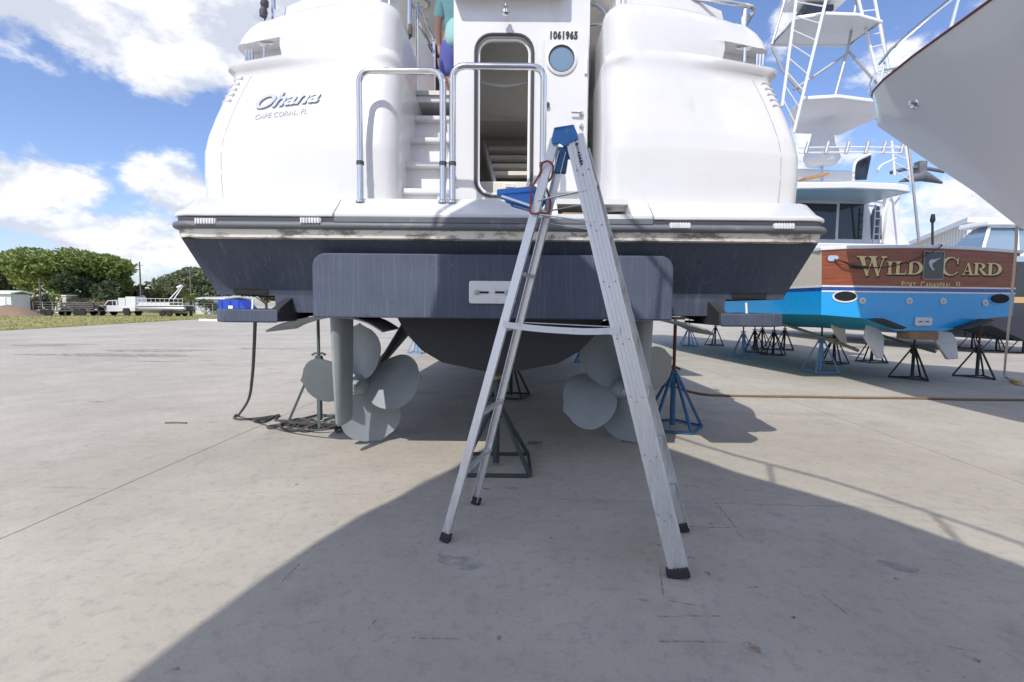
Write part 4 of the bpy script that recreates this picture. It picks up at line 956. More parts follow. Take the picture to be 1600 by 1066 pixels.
# lettering cut as raised slab letters with a dark shadow behind
DEP = [0.0]
def slab(pts, mat, off, th=.006):
    DEP[0] += .00025
    return [Vector((x, z, 0)) for x, z in pts], off+DEP[0] % .003, th
def letter_polys(ch):
    def rect(a, b, c, d): return [(a, c), (b, c), (b, d), (a, d)]
    def arc(cx, cz, rx, rz, ix, iz, a0, a1, sh=0, n=14):
        o = [(cx+rx*math.cos(R(lerp(a0, a1, k/n))), cz+rz*math.sin(R(lerp(a0, a1, k/n)))) for k in range(n+1)]
        i = [(cx+sh+ix*math.cos(R(lerp(a0, a1, k/n))), cz+iz*math.sin(R(lerp(a0, a1, k/n)))) for k in range(n+1)]
        return [[o[k], o[k+1], i[k+1], i[k]] for k in range(n)]
    s = .07
    if ch == 'I': return .42, [rect(.11, .31, 0, 1), rect(0, .42, 0, s), rect(0, .42, 1-s, 1)]
    if ch == 'L': return .74, [rect(.11, .31, 0, 1), rect(0, .42, 1-s, 1), rect(0, .70, 0, s), [(.62, 0), (.72, 0), (.74, .30), (.70, .30)], [(.31, .0), (.66, .0), (.64, .10), (.31, .10)]]
    if ch == 'D': return .92, [rect(.11, .31, 0, 1), rect(0, .40, 0, s), rect(0, .40, 1-s, 1)] + arc(.38, .5, .54, .5, .32, .42, -90, 90)
    if ch == 'C':
        return .98, arc(.52, .5, .52, .53, .36, .47, 38, 322, .06, 26) + [[(.86, .62), (.93, .62), (.95, 1.0), (.90, 1.0)], [(.86, .85), (.95, .95), (.93, .70), (.88, .66)]]
    if ch == 'A': return 1.0, [[(.10, 0), (.17, 0), (.50, .93), (.47, 1)], [(.44, 1), (.56, 1), (.93, 0), (.70, 0)], rect(.28, .68, .28, .35), rect(0, .30, 0, s), rect(.58, 1.0, 0, s)]
    if ch == 'R': return 1.0, [rect(.11, .31, 0, 1), rect(0, .42, 0, s), rect(0, .40, 1-s, 1)] + arc(.40, .73, .40, .27, .20, .19, -90, 90) + [[(.36, .50), (.56, .48), (.98, 0), (.70, 0)], rect(.70, 1.0, 0, s)]
    if ch == 'W': return 1.5, [[(.08, 1), (.34, 1), (.62, 0), (.50, 0)], [(.50, 0), (.56, 0), (.86, 1), (.80, 1)], [(.66, 1), (.92, 1), (1.18, 0), (1.06, 0)], [(1.06, 0), (1.12, 0), (1.42, 1), (1.36, 1)], rect(-.02, .46, 1-s, 1), rect(.58, 1.02, 1-s, 1), rect(1.24, 1.54, 1-s, 1)]
def put_letter(ch, px0, px1, pyb, pyt):
    t0, zb = wt(px0, pyb); t1, zt = wt(px1, pyt); wd, polys = letter_polys(ch); H = zt-zb
    for mat, off, dx, dzz, gr in (('black_letter', .008, .018, -.020, .014), ('gold', .015, 0, 0, 0)):
        m = MB()
        for i, pl in enumerate(polys):
            cx = sum(p[0] for p in pl)/len(pl); cz = sum(p[1] for p in pl)/len(pl)
            pp = []
            for x, z in pl:
                X = lerp(t0, t1, x/wd)+dx; Z = zb+z*H+dzz
                if gr: X += gr*(1 if x > cx else -1)*.6; Z += gr*(1 if z > cz else -1)*.6
                pp.append(W(X, -off-.00012*i, Z))
            m.prism(pp, WN*.008)
        m.build('letter' if mat == 'gold' else 'letter_shadow', mat, sf, 0)
for a in (('W', 1337, 1384, 431, 401), ('I', 1384, 1395, 429, 409), ('L', 1396, 1416, 429, 409), ('D', 1416, 1442, 429, 409), ('C', 1468, 1498, 430, 403), ('A', 1501, 1521, 430, 411), ('R', 1519, 1543, 430, 411.5), ('D', 1540, 1565, 430.5, 411.5)): put_letter(*a)
t0, z0 = wt(1407, 448.5); t1, _ = wt(1493, 448.5)
mt = Matrix((WT_, Vector((0, 0, 1)), -WN)).transposed().to_4x4()
x_ = t0
for s_, big in (('P', 1), ('ORT', 0), ('  C', 1), ('ANAVERAL', 0), ('  FL', 1)):
    o = text_mesh('port_lettering', s_, .150 if big else .118, 'gold', Matrix.Translation(W(x_, -.009, z0)) @ mt, sf, .0015, 0, .0012, wx=.86)
    xs = [(wmat(o) @ v.co - WO).dot(WT_) for v in o.data.vertices]; x_ = max(xs)+.014
# glass badge panel with the leaping fish
a, b = wt(1443, 393), wt(1471, 437)
bd = MB().prism([W(x, -.006, z) for x, z in rrect(a[0], b[0], b[1], a[1], .02, 3)], -WN*.012).build('badge_panel', 'glass_dark', sf, 30)
MB().tube([W(x, -.02, z) for x, z in rrect(a[0], b[0], b[1], a[1], .02, 3)], .007, 6, True).build('badge_frame', 'zinc', bd)
fc = [(1450, 415), (1449, 410), (1453, 405.5), (1458, 406), (1469, 402.5), (1459.5, 409), (1455, 412), (1454.5, 417), (1459, 422.5), (1456.5, 421.5), (1456, 424), (1452.5, 419)]
MB().prism([W(*(lambda q: (q[0], -.021, q[1]))(wt(px, py))) for px, py in fc], -WN*.004).build('fish_emblem', 'silver_letter', bd, 0)
# power lead across the transom
ld = catmull([wp(1304, 406)-WN*.05, wp(1312, 410)-WN*.10, wp(1325, 415)-WN*.08, wp(1345, 418)-WN*.06, wp(1380, 418)-WN*.05, wp(1420, 409)-WN*.05, wp(1445, 398)-WN*.06, wp(1465, 385)-WN*.08, wp(1470, 383)+WN*.05], 6)
tag(MB().tube(ld, [.016 if i < 12 else .026 if i < 20 else .009 for i in range(len(ld))], 8).build('power_cable', 'black_plastic', None), 'black cable drooping across the wooden transom letters', 'cable')
# under water gear
def fin(name, px, mat, n, th=.06): return MB().prism([wp(x, y, n) for x, y in px], WT_*0+WN*th).build(name, mat, sf, 30, .015)
fin('rudder', [(1356, 508), (1372, 510), (1382, 527), (1381, 560), (1372, 561), (1352, 527)], 'plate_white', .35)
fin('rudder', [(1466, 516), (1488, 520), (1495, 530), (1498, 561), (1481, 562), (1463, 534)], 'plate_white', .35)
fin('shaft_strut', [(1297, 502), (1320, 504), (1324, 537), (1314, 538)], 'cream_hull', 1.3)
fin('skeg', [(1244, 500), (1258, 502), (1256, 511), (1248, 510)], 'cream_hull', 2.8)
MB().tube([wp(1206, 500, 3.2), wp(1300, 532, 1.4), wp(1341, 548, .8)], .035, 8).build('shaft', 'bronze', sf); MB().tube([wp(1296, 530.5, 1.4), wp(1305, 534, 1.3)], .06, 8).build('bearing', 'bronze', sf)
MB().tube([wp(1365, 520, 2.2), wp(1410, 535, 1.4), wp(1462, 550, .8)], .032, 8).build('shaft', 'bronze', sf)
# cockpit, saloon bulkhead, windows
NB = 3.3
def wbox(px0, px1, py0, py1, n0, dn, name, mat, parent=None, bevel=0):
    a = wt(px0, py0, n0); b = wt(px1, py1, n0)
    return MB().loft([[W(x, n, z) for x, z in ((a[0], b[1]), (b[0], b[1]), (b[0], a[1]), (a[0], a[1]))] for n in (n0, n0+dn)]).build(name, mat, parent or sf, 30, bevel)
hs = wbox(1215, 1402, 292, 392, NB, 4.5, 'deckhouse', 'white_paint', None, .04)
wbox(1236, 1305, 317, 374, NB-.012, .02, 'window', 'glass_dark', hs); wbox(1313, 1347, 318, 374, NB-.012, .02, 'window', 'glass_dark', hs)
dp = [(1361, 374), (1360, 340), (1363, 328), (1368, 322), (1373, 323), (1377, 334), (1377, 374)]
MB().prism([wp(x, y, NB)-WN*.012 for x, y in dp], WN*.02).build('window', 'glass_dark', hs, 0)
lm = MB()
for x in (1364, 1373): lm.tube([wp(x, 382, NB-.25), wp(x+4, 320, NB-.25)], .018, 6)
for y in (330, 342, 354, 366): lm.tube([wp(1366, y, NB-.25), wp(1376, y, NB-.25)], .016, 6)
lm.build('bridge_ladder', 'white_paint', sf)
MB().prism([wp(x, y, NB-.1) for x, y in ((1380, 388), (1388, 330), (1398, 302), (1412, 300), (1398, 318), (1402, 345), (1426, 388))], WN*.9).build('side_wing', 'white_paint', sf, 40, .03, 3)
wbox(1222, 1425, 378, 392, NB-.3, .3, 'cockpit_coaming', 'white_paint', None, .03)
# bridge overhang
q = [(1205, 297), (1250, 296), (1330, 295), (1400, 298), (1424, 301), (1420, 289), (1400, 286), (1330, 283.5), (1250, 284), (1205, 285)]
MB().prism([wp(x, y, 2.1) for x, y in q], WN*4.4).build('bridge_overhang', 'white_paint', sf, 30, .03)
fb = wbox(1215, 1340, 262, 284, 4.0, 1.2, 'bridge_console', 'white_paint', None, .05)
cv = MB(); c = wp(1283, 236, 3.6); R0 = .62
rings = []
for z, r in ((-.36, .12), (-.34, .34), (-.2, .42), (.05, .36), (.1, .30), (.42, .24), (.46, .0)):
    rings.append([c+Vector((math.cos(2*PI*k/14)*r*(1+.08*math.sin(3*k)), math.sin(2*PI*k/14)*r*.8, z)) for k in range(14)])
cv.loft(rings); cv.build('covered_helm_chair', 'canvas_white', sf, 60)
MB().tube([wp(1283, 258, 3.6), wp(1283, 284, 3.6)], .05, 8).build('chair_post', 'stainless', sf)
MB().bar(wp(1253, 281, 2.7), wp(1290, 273, 2.7), .25, .05).build('teak_step', 'teak', sf, 30)
MB().prism([wp(x, y, 3.0) for x, y in ((1336, 281), (1340, 252), (1362, 242), (1354, 281))], WN*.04).build('bridge_screen', 'glass_dark', sf, 0)
m = MB(); m.tube(catmull([wp(1333, 283, 2.9), wp(1335, 258, 2.9), wp(1345, 247, 2.9), wp(1364, 240, 2.9)], 5), .03, 6); m.tube(catmull([wp(1370, 270, 2.9), wp(1378, 258, 2.9), wp(1400, 248, 2.9)], 5), .025, 6); m.build('bridge_rail', 'white_paint', sf)
m = MB(); 
for y in (231, 239): m.tube([wp(1248, y, 2.6), wp(1330, y-1, 2.5), wp(1408, y, 2.4)], .018, 6)
rk = m.build('rod_rack', 'white_paint', sf)
for x in (1258, 1289, 1321, 1351, 1378, 1406): MB().tube([wp(x-2, 241, 2.5)-WN*.05, wp(x+3, 223, 2.5)-WN*.05], .04, 8).build('rod_holder', 'zinc', rk)
# hardtop over the bridge
zt = P(1310, 156, 11.2).z
def H(px, py): return G(px, py, zt)
hp_ = [H(1256, 157), H(1310, 154), H(1366, 161), H(1369, 186), H(1345, 197), H(1310, 212), H(1240, 209), H(1232, 180)]
MB().prism(hp_, (0, 0, .10)).build('hardtop', 'white_paint', sf, 30, .03)
zt2 = P(1300, 27, 10.8).z
def H2(px, py): return G(px, py, zt2)
h2 = [H2(1243, 29), H2(1290, 22), H2(1340, 24), H2(1376, 34), H2(1325, 71), H2(1206, 70)]
pl_ = MB().prism(h2, (0, 0, .05)).build('tower_platform', 'white_paint', sf, 30)
MB().tube(h2, .04, 8, True).build('platform_rim', 'white_paint', pl_)
bu = P(1290, 6, 11); MB().box(bu+Vector((0, .4, .05)), (.62, .4, .12)).build('tower_sign', 'glass_dark', sf, 30)
MB().box(bu+Vector((0, .4, .7)), (1.2, .6, 1.0)).build('tower_buggy', 'white_paint', sf, 30, .05)
def ladder(name, a0, a1, b0, b1, n, r=.030):
    m = MB(); m.tube([a0, a1], r, 8); m.tube([b0, b1], r, 8); o = m.build(name, 'white_paint', sf)
    for k in range(n): t = (k+.5)/n; MB().tube([a0.lerp(a1, t), b0.lerp(b1, t)], r*.45, 6).build('rung', 'white_paint', o)
ladder('tower_ladder', P(1248, -30, 10.4), P(1222, 166, 10.4), P(1298, -30, 10.4), P(1240, 208, 10.4), 9)
ladder('tower_ladder', P(1334, -30, 11.2), P(1376, 140, 11.2), P(1361, -30, 11.2), P(1392, 132, 11.2), 9)
ladder('mast_ladder', P(1393, 220, 13), P(1398, 274, 13), P(1414, 224, 13), P(1424, 290, 13), 4, .03)
for pts in ([(1206, 70), (1232, -20)], [(1326, 72), (1304, 152)], [(1326, 80), (1370, 131)], [(1324, 84), (1262, 126), (1240, 140)], [(1206, 72), (1222, 110), (1258, 152)], [(1420, 226), (1436, 378)], [(1369, 186), (1400, 170)], [(1376, 34), (1392, 130)], [(1340, -10), (1326, 72)]):
    MB().tube([P(x, y, 11.3) for x, y in pts], .028, 6).build('tower_strut', 'zinc', sf)
g = MB(); g.tube(catmull([P(1392, 270, 13.2), P(1430, 262, 13.2), P(1475, 268, 13.2)], 5), .05, 8); g.tube([P(1405, 284, 13.2), P(1440, 274, 13.2), P(1472, 286, 13.2)], [.02, .16, .03], 8); g.box(P(1438, 262, 13.2), (.2, .2, .3))
g.build('radar_antenna', 'rubber', sf, 50)
m = MB(); m.tube([P(1457, 388, 9.6), P(1457, 348, 9.6)], .02, 6); m.lathe([(.03, 0), (.045, .05), (.03, .16), (0, .17)], P(1457, 348, 9.6), (0, 0, 1), 10); m.build('deck_light', 'black_plastic', sf)

# its stands
wb = MB(); c = P(1433, 524, 8.75); wb.box(c, (.52, .30, .14)); tag(wb.build('timber_block', 'wood_block', None, 30, .01), 'square timber block on the black stand under the blue transom', 'timber')
SD = 'boat stands under the hulls'
g = G(1425, 592); stand(g.x, g.y, c.z-.07, 'steel_black', 'black stand carrying a timber block under the blue transom', .38, .60, 3, R(30), 'steel_black')
g = G(1526, 590); stand(g.x, g.y, wt(1526, 505)[1]+.04, 'steel_dark', 'dark teal stand with a red handle right of the timber block stand', .38, .60, 3, R(30), 'rust')
g = G(1281, 581); stand(g.x, g.y, 1.13, 'steel_sky', 'light blue stand with rust-red pad under the blue port quarter', .36, .72, 4, R(45), 'rust')
for (px, py, top, mat, lab, r) in ((1302, 568, 1.1, 'steel_black', 'black stand half hidden behind the light blue stand with red pad', .34),
    (1362, 566, 1.02, 'steel_black', 'black stand in the gap between the two white rudders and shafts', .36),
    (1160, 558, 1.2, 'steel_sky', 'sky blue stand on the edge of the shade under the blue hull', .34), (1178, 551, 1.15, 'steel_black', 'black stand directly behind the sky blue stand at the shade edge', .33),
    (1208, 555, .98, 'steel_black', 'black stand nearest the starboard exhaust guard in the row under the blue hull', .36), (1225, 547, 1.15, 'steel_black', 'farther black stand in the row under the blue hull', .34),
    (1190, 546, 1.0, 'steel_black', 'thin black stand at the middle of the row under the blue hull', .34), (1117, 540, 1.0, 'steel_black', 'black stand deep in shade beyond the starboard rudder', .36),
    (1076, 541, 1.3, 'steel_sky', 'pale sky blue stand behind the starboard arch plate', .34)):
    g = G(px, py); stand(g.x, g.y, top, mat, lab, r, .66, 5, .4+px*.01, 'steel_black')

# ------------------------------------------------------------------ hull builder for raked flared bows
def bow(name, label, tip, back, B, stem, deck, mat, capmat, L, k=1.55, under=None):
    back = Vector((back[0], back[1], 0)).normalized(); lf = Vector((-back.y, back.x, 0))        # to the boat's own side
    root = thing(name, label, 'yacht', (tip[0]+back.x*4, tip[1]+back.y*4, 0))
    tip = Vector((tip[0], tip[1], 0)); ss = sorted(set([a for a, _ in B]+[a for a, _ in stem]+[L*i/24 for i in range(25)]))
    ss = [s for s in ss if s <= L]
    rings = []
    for s in ss:
        b = interp(B, s)[0]; zk = interp(stem, s)[0]; zd = interp(deck, s)[0]; half = []
        for i in range(13):
            q = 1-i/12; half.append((b*q**k if i else b, lerp(zk, zd, q)))
        rings.append([tip+back*s+lf*x+Vector((0, 0, z)) for x, z in half]+[tip+back*s-lf*x+Vector((0, 0, z)) for x, z in half[-2::-1]])
    m = MB(); m.loft(rings, closed=True); m.build('hull', mat, root, 60)
    edge = [r[0] for r in rings[::-1]]+[r[-1] for r in rings]
    MB().tube([p+Vector((0, 0, .005)) for p in edge], .017, 6).build('toe_rail', capmat, root)
    return root, ss, tip, back, lf
def bow_rail(root, ss, tip, back, lf, B, deck, h, s0, s1, inset=.06, step=1.1, r=.016):
    for sg in (-1, 1):
        pts = []; s = s0
        while s <= s1: pts.append(s); s += .3
        P3 = [tip+back*s+lf*sg*max(.02, interp(B, s)[0]-inset)+Vector((0, 0, interp(deck, s)[0]+h)) for s in pts]
        MB().tube(P3, r, 8).build('rail', 'stainless', root)
        s = s0
        while s <= s1:
            p = tip+back*s+lf*sg*max(.02, interp(B, s)[0]-inset)+Vector((0, 0, interp(deck, s)[0])); q = p+Vector((0, 0, h)) + back*.08
            MB().tube([p, q], r*.85, 6).build('stanchion', 'stainless', root); s += step
# big white bow on the right
Bb = [(0, .03), (.05, .14), (.15, .27), (.4, .46), (.9, .72), (1.92, 1.16), (3.3, 1.93), (4.85, 2.62), (7, 3.0), (13, 3.1), (16, 3.0)]
Sb = [(0, 4.18), (.05, 3.92), (.39, 3.58), (.79, 3.18), (1.22, 2.76), (1.65, 2.28), (3.0, 1.35), (4.5, .85), (7, .62), (16, .6)]
Db = [(0, 4.30), (2, 4.38), (5, 4.38), (16, 3.6)]
K_ = 7.6/7.0
Bb = [(a*K_, b*K_) for a, b in Bb]; Sb = [(a*K_, 1.35+(b-1.35)*K_ if b > 1.4 else b) for a, b in Sb]; Db = [(a*K_, 1.35+(b-1.35)*K_) for a, b in Db]
tip = P(1367, 163, 7.6)
wy, ss, tp, bk, lf = bow('white_yacht', 'glossy white flared yacht bow with thin red cap line overhanging the yard', (tip.x, tip.y), (.34, -.94), Bb, Sb, Db, 'bow_white', 'cap_red', 16, 1.5)
bow_rail(wy, ss, tp, bk, lf, Bb, Db, .42, .15, 12, .10, 1.25, .022)
fr_ = [Vector((0, 0, 0))]
lo = tp+Vector((0, 0, 4.56))
MB().tube(catmull([lo-bk*.0, tp-bk*.10+Vector((0, 0, 4.74)), tp+bk*.0+Vector((0, 0, 4.92)), tp+bk*.15+lf*.2+Vector((0, 0, 4.97))], 5), .022, 8).build('pulpit', 'stainless', wy)
# wheelhouse set back from the bow
wh = []
for s_, hw_, z1 in ((2.45, 1.0, 5.4), (2.6, 1.30, 7.4), (3.3, 1.60, 7.6), (4.4, 1.9, 7.6), (7, 2.2, 7.6), (13, 2.2, 7.3)):
    c = tp+bk*s_; wh.append([c-lf*hw_+Vector((0, 0, 4.63)), c-lf*hw_*.9+Vector((0, 0, z1)), c+lf*hw_*.9+Vector((0, 0, z1)), c+lf*hw_+Vector((0, 0, 4.63))])
MB().loft(wh).build('wheelhouse', 'bow_white', wy, 30, .05)
# hawse fitting on the flare
def on_hull(s, q, sg, k=1.5): 
    b = interp(Bb, s)[0]; zk = interp(Sb, s)[0]; zd = interp(Db, s)[0]; return tp+bk*s+lf*sg*b*q**k+Vector((0, 0, lerp(zk, zd, q)))
best = None
for sg in (-1, 1):
    for i in range(1, 60):
        for j in range(1, 40):
            p = on_hull(i*.05, j/40, sg); v = CROT.transposed() @ (p-CPOS); x, y = 800+FPX*v.x/-v.z, 533-FPX*v.y/-v.z
            d = (x-1428)**2+(y-163)**2
            if best is None or d < best[0]: best = (d, p, i*.05, j/40, sg)
_, p, s_, q_, sg_ = best
nn = (on_hull(s_+.05, q_, sg_)-p).cross(on_hull(s_, q_+.03, sg_)-p).normalized()
if nn.dot(p-CPOS) > 0: nn = -nn
hw = MB().lathe([(.05, -.02), (.075, .0), (.07, .02), (.05, .028), (.035, .0), (.0, .002)], p, nn, 18).build('hawse_fitting', 'stainless', wy)
for y0 in (8, 13): pass
stand(tp.x+bk.x*7, tp.y+bk.y*7, .62, 'steel_blue', 'blue keel stand under the glossy white bow with red cap', .36, .45, 4, .3)
# rope hanging from that bow with a yellow plug at its end
a = P(1585, 385, 6.6); b = G(1570, 590); 
rp = catmull([P(1590, 300, 5.9), P(1588, 380, 6.1), P(1580, 470, 6.6), P(1570, 575, 7.6), Vector((G(1571, 590).x, G(1571, 590).y, .02)), Vector((G(1585, 600).x, G(1585, 600).y, .02)), Vector((G(1600, 604).x, G(1600, 604).y, .02)), Vector((G(1660, 612).x, G(1660, 612).y, .02))], 7)
rp = [Vector((p.x, p.y, max(p.z, .016))) for p in rp]
ro = tag(MB().tube(rp, .014, 8).build('hanging_line', 'rope_white', None), 'pale line hanging from the glossy white bow with yellow plug on the ground', 'rope')
c0 = G(1581, 598); c1 = G(1594, 602); MB().tube([(c0.x, c0.y, .04), (c1.x, c1.y, .04)], [.045, .035], 10).build('plug', 'yellow', ro)

# yacht berthed behind the photographer: its bow throws the pointed shadow on the yard
Bv = [(0, .05), (.2, .22), (.45, .45), (.85, .75), (1.5, 1.05), (1.85, 1.2), (2.2, 1.43), (2.55, 1.66), (2.9, 1.82), (3.3, 1.97), (3.7, 2.09), (4.2, 2.22), (6, 2.5), (16, 2.5)]
Sv = [(0, 4.55), (.2, 4.2), (1, 3.5), (2.2, 2.75), (3.2, 2.0), (4.5, 1.1), (6, .65), (16, .6)]
Dv = [(0, 4.75), (4, 4.7), (16, 4.0)]
VT = (-1.115, 1.40)
by, ss, tp2, bk2, lf2 = bow('cabin_cruiser', 'white cruiser whose pointed bow casts the broad shadow across the concrete', VT, (.06, -1), Bv, Sv, Dv, 'bow_white', 'white_paint', 16, 1.5)
bow_rail(by, ss, tp2, bk2, lf2, Bv, Dv, .62, .15, 12, .06, 1.0, .018)
MB().tube([tp2+bk2*.15+lf2*.2+Vector((0, 0, 5.37)), tp2-bk2*.12+Vector((0, 0, 5.4)), tp2+bk2*.15-lf2*.2+Vector((0, 0, 5.37))], .018, 8).build('pulpit', 'stainless', by)
stand(tp2.x+bk2.x*8, tp2.y+bk2.y*8, .64, 'steel_blue', 'blue keel stand under the cruiser whose bow shadows the concrete', .36, .45, 4, .3)

# ------------------------------------------------------------------ navy boat beyond the sportfisher
nb = thing('navy_boat', 'glossy navy blue boat with tan stripe behind the wooden transom', 'boat', (P(1600, 530, 15.5).x+1, 15.5, 0))
rings = []
x0 = P(1455, 500, 15.5).x
for Y, a, b in ((15.0, .9, 1.0), (15.5, .45, .8), (17, .0, .6), (20, -.4, .55), (26, .2, .55), (30, 2.0, 1.2)):
    rings.append([(x0+a, Y, 3.0), (x0+a+.15, Y, 1.85), (x0+a+.6, Y, .9), (x0+2.6, Y, .42), (x0+5.2-a-.6, Y, .9), (x0+5.2-a-.15, Y, 1.85), (x0+5.2-a, Y, 3.0)])
MB().loft(rings).build('hull', 'navy_hull', nb, 30)
st = MB(); rr = []
for Y, a, b in ((15.0, .9, 1.0), (15.5, .45, .8), (17, .0, .6), (20, -.4, .55), (26, .2, .55)): rr.append([(x0+a+.11, Y-.012, 1.62), (x0+a+.09, Y-.012, 1.80), (x0+5.2-a-.09, Y-.012, 1.80), (x0+5.2-a-.11, Y-.012, 1.62)])
st.loft(rr); st.build('stripe', 'tan_stripe', nb, 30)
MB().bx(x0+.3, x0+5, 14.98, 27, 3.0, 3.16).build('deck', 'white_paint', nb, 30, .05)
a = P(1532, 386, 17); b = P(1562, 352, 17.6)
cab = MB().loft([[(a.x, 17, 3.16), (a.x+3.6, 17, 3.16), (a.x+3.6, 18.8, 3.16), (a.x, 18.8, 3.16)], [(b.x, 18, b.z), (b.x+2.6, 18, b.z), (b.x+2.6, 18.6, b.z), (b.x, 18.6, b.z)]]).build('wheelhouse', 'glass_blue', nb, 0)
fr = MB()
for p, q in (((a.x, 17, 3.16), (b.x, 18, b.z)), ((a.x+1.3, 17, 3.16), (b.x+1.0, 18, b.z)), ((a.x+2.5, 17, 3.16), (b.x+1.9, 18, b.z)), ((a.x, 17, 3.2), (a.x+3.6, 17, 3.2)), ((b.x, 18, b.z), (b.x+2.6, 18, b.z))): fr.bar(Vector(p)-Vector((0, .03, 0)), Vector(q)-Vector((0, .03, 0)), .09, .06)
fr.build('window_frame', 'white_paint', cab, 0)
MB().bx(b.x-.3, b.x+3, 17.7, 18.9, b.z+.03, b.z+.2).build('roof', 'white_paint', nb, 30, .04)
for px, py, mat in ((1556, 549, 'steel_dark'), (1518, 545, 'steel_black'), (1598, 552, 'steel_black')):
    g = G(px, py); stand(g.x, g.y, .9, mat, 'stand under the navy hull %s' % ('in front of the hanging pale line' if px == 1598 else 'with grey-green legs' if mat == 'steel_dark' else 'seen past the dark teal stand'), .38, .55, 3, .5, 'steel_black')

# metal shed beyond the boats
sh = thing('metal_shed', 'pale metal-clad boat shed with flat eaves behind the sportfisher', 'building', (42, 46, 0))
a = P(1438, 372, 46); c = P(1512, 350, 44); zt_ = P(1512, 349, 44).z
X0 = P(1436, 370, 58).x; X1 = c.x
poly = [(X1, 44), (X1+28, 44), (X1+28, 70), (X0+6, 70)]
MB().prism([(x, y, 0) for x, y in poly], (0, 0, zt_)).build('wall', 'metal_siding', sh, 0)
d = Vector((X0+6-X1, 26, 0)).normalized(); n_ = Vector((-d.y, d.x, 0))
for k in range(34):
    p = Vector((X1, 44, 0))+d*(k*.8+.4)
    if (p-Vector((X1, 44, 0))).length > 26: break
    MB().bar(p+n_*.03+Vector((0, 0, .1)), p+n_*.03+Vector((0, 0, zt_-.1)), .10, .06, d).build('siding_rib', 'metal_siding', sh, 0)
for k in range(16):
    z = .6+k*.6
    if z > zt_-.3: break
    MB().bar((X1+.1, 43.96, z), (X1+27.5, 43.96, z), .06, .08).build('siding_rib', 'metal_siding', sh, 0)
MB().prism([(x, y, zt_) for x, y in ((X1-.5, 43.5), (X1+28.5, 43.5), (X1+28.5, 70.5), (X0+5.2, 70.5))], (0, 0, .45)).build('roof', 'roof_white', sh, 0)
MB().bx(X1+.6, X1+26, 43.0, 43.9, zt_-3.2, zt_-2.9).build('canopy', 'roof_white', sh, 0)

# ------------------------------------------------------------------ left background
e0, e1 = G(0, 517), G(345, 497)
ed = (e1-e0); 
turf_pts = [(e0.x+(e0-e1).x*1.2, e0.y+(e0-e1).y*1.2), (e0.x, e0.y), (e1.x, e1.y), (e1.x+6, e1.y+40), (e1.x+10, 160), (-260, 160), (-260, -20)]
kind(sheet('turf', turf_pts, .012, 'turf'), 'structure')
random.seed(3)
gm = MB()
for i in range(9000):
    t = random.random(); p = e0.lerp(e1, random.uniform(-.35, 1.25)); dl = random.random()**1.6*28
    nx = Vector((-ed.y, ed.x, 0)).normalized(); q = p+nx*dl*1.0+nx*.1
    h = random.uniform(.03, .09)*(1+dl*.02); a = random.uniform(0, PI); wv = Vector((math.cos(a), math.sin(a), 0))*random.uniform(.03, .09)
    gm.add([(q.x-wv.x, q.y-wv.y, .01), (q.x+wv.x, q.y+wv.y, .01), (q.x+random.uniform(-.05, .05), q.y, .01+h)], [(0, 1, 2)])
go = gm.build('grass', 'grass_leaf', None, 0, recalc=False); kind(go, 'stuff'); go['label'] = 'short dry yellow-green grass beside the concrete yard'; go['category'] = 'grass'

def crown(c, rx, ry, rz, n, size, seed, flat=.55, lobes=9):
    rnd = random.Random(seed); m = MB(); L = []
    for i in range(lobes):
        a = rnd.uniform(0, 2*PI); e = rnd.uniform(-.35, 1); rr = rnd.uniform(.35, .78)
        L.append((Vector((math.cos(a)*rr*rx, math.sin(a)*rr*ry, e*rz*.62)), rnd.uniform(.32, .52)))
    vs, fs = [], []
    for i in range(n):
        o, s = rnd.choice(L)
        v = Vector((rnd.gauss(0, 1), rnd.gauss(0, 1), rnd.gauss(0, 1))); v.normalize(); v *= rnd.uniform(.55, 1.0)**.5
        p = Vector(c)+o+Vector((v.x*rx*s, v.y*ry*s, v.z*rz*s))
        if mnoise.noise(p*(.9/size*.25)) < -.22: continue
        d = Vector((rnd.gauss(0, 1), rnd.gauss(0, 1), rnd.gauss(0, .6))).normalized(); e = d.cross(Vector((rnd.gauss(0, 1), rnd.gauss(0, 1), rnd.gauss(0, 1)))).normalized()
        sz = size*rnd.uniform(.5, 1.25); b = len(vs)
        vs += [p-d*sz, p+e*sz*.45, p+d*sz, p-e*sz*.45]; fs.append((b, b+1, b+2, b+3))
    m.add(vs, fs); return m
def tree(name, label, base, h, crx, crz, mat, n, size, seed, group=None, trunk_r=.3, cat='tree', lobes=11, low=.0):
    t = thing(name, label, cat, base, 0, group); b = Vector(base); rnd = random.Random(seed)
    cz = h-crz*1.0; c = b+Vector((0, 0, cz))
    tk = MB(); tk.tube(catmull([b, b+Vector((.15, 0, cz*.35)), b+Vector((-.1, .1, cz*.75)), c], 4), [trunk_r*lerp(1, .45, i/12) for i in range(13)], 8)
    for k in range(7):
        a = rnd.uniform(0, 2*PI); q = c+Vector((math.cos(a)*crx*.55, math.sin(a)*crx*.55, rnd.uniform(-.2, .6)*crz)); s = b+Vector((0, 0, cz*rnd.uniform(.35, .8)))
        tk.tube(catmull([s, s.lerp(q, .5)+Vector((0, 0, -.2)), q], 3), [trunk_r*lerp(.42, .1, i/6) for i in range(7)], 6)
    tk.build('trunk', 'bark', t, 60)
    crown(c, crx, crx*.9, crz, n, size, seed, lobes=lobes).build('crown', mat, t, 0, recalc=False)
    return t
BT = 'trees beyond the yard'
def gp(px, Y): q = P(px, 480, Y); return (q.x, Y, 0)
tree('broadleaf_tree', 'big bright green spreading tree behind the trailers', gp(104, 72), 9.6, 7.6, 4.3, 'leaf_bright', 24000, .33, 1, BT, .45, lobes=22)
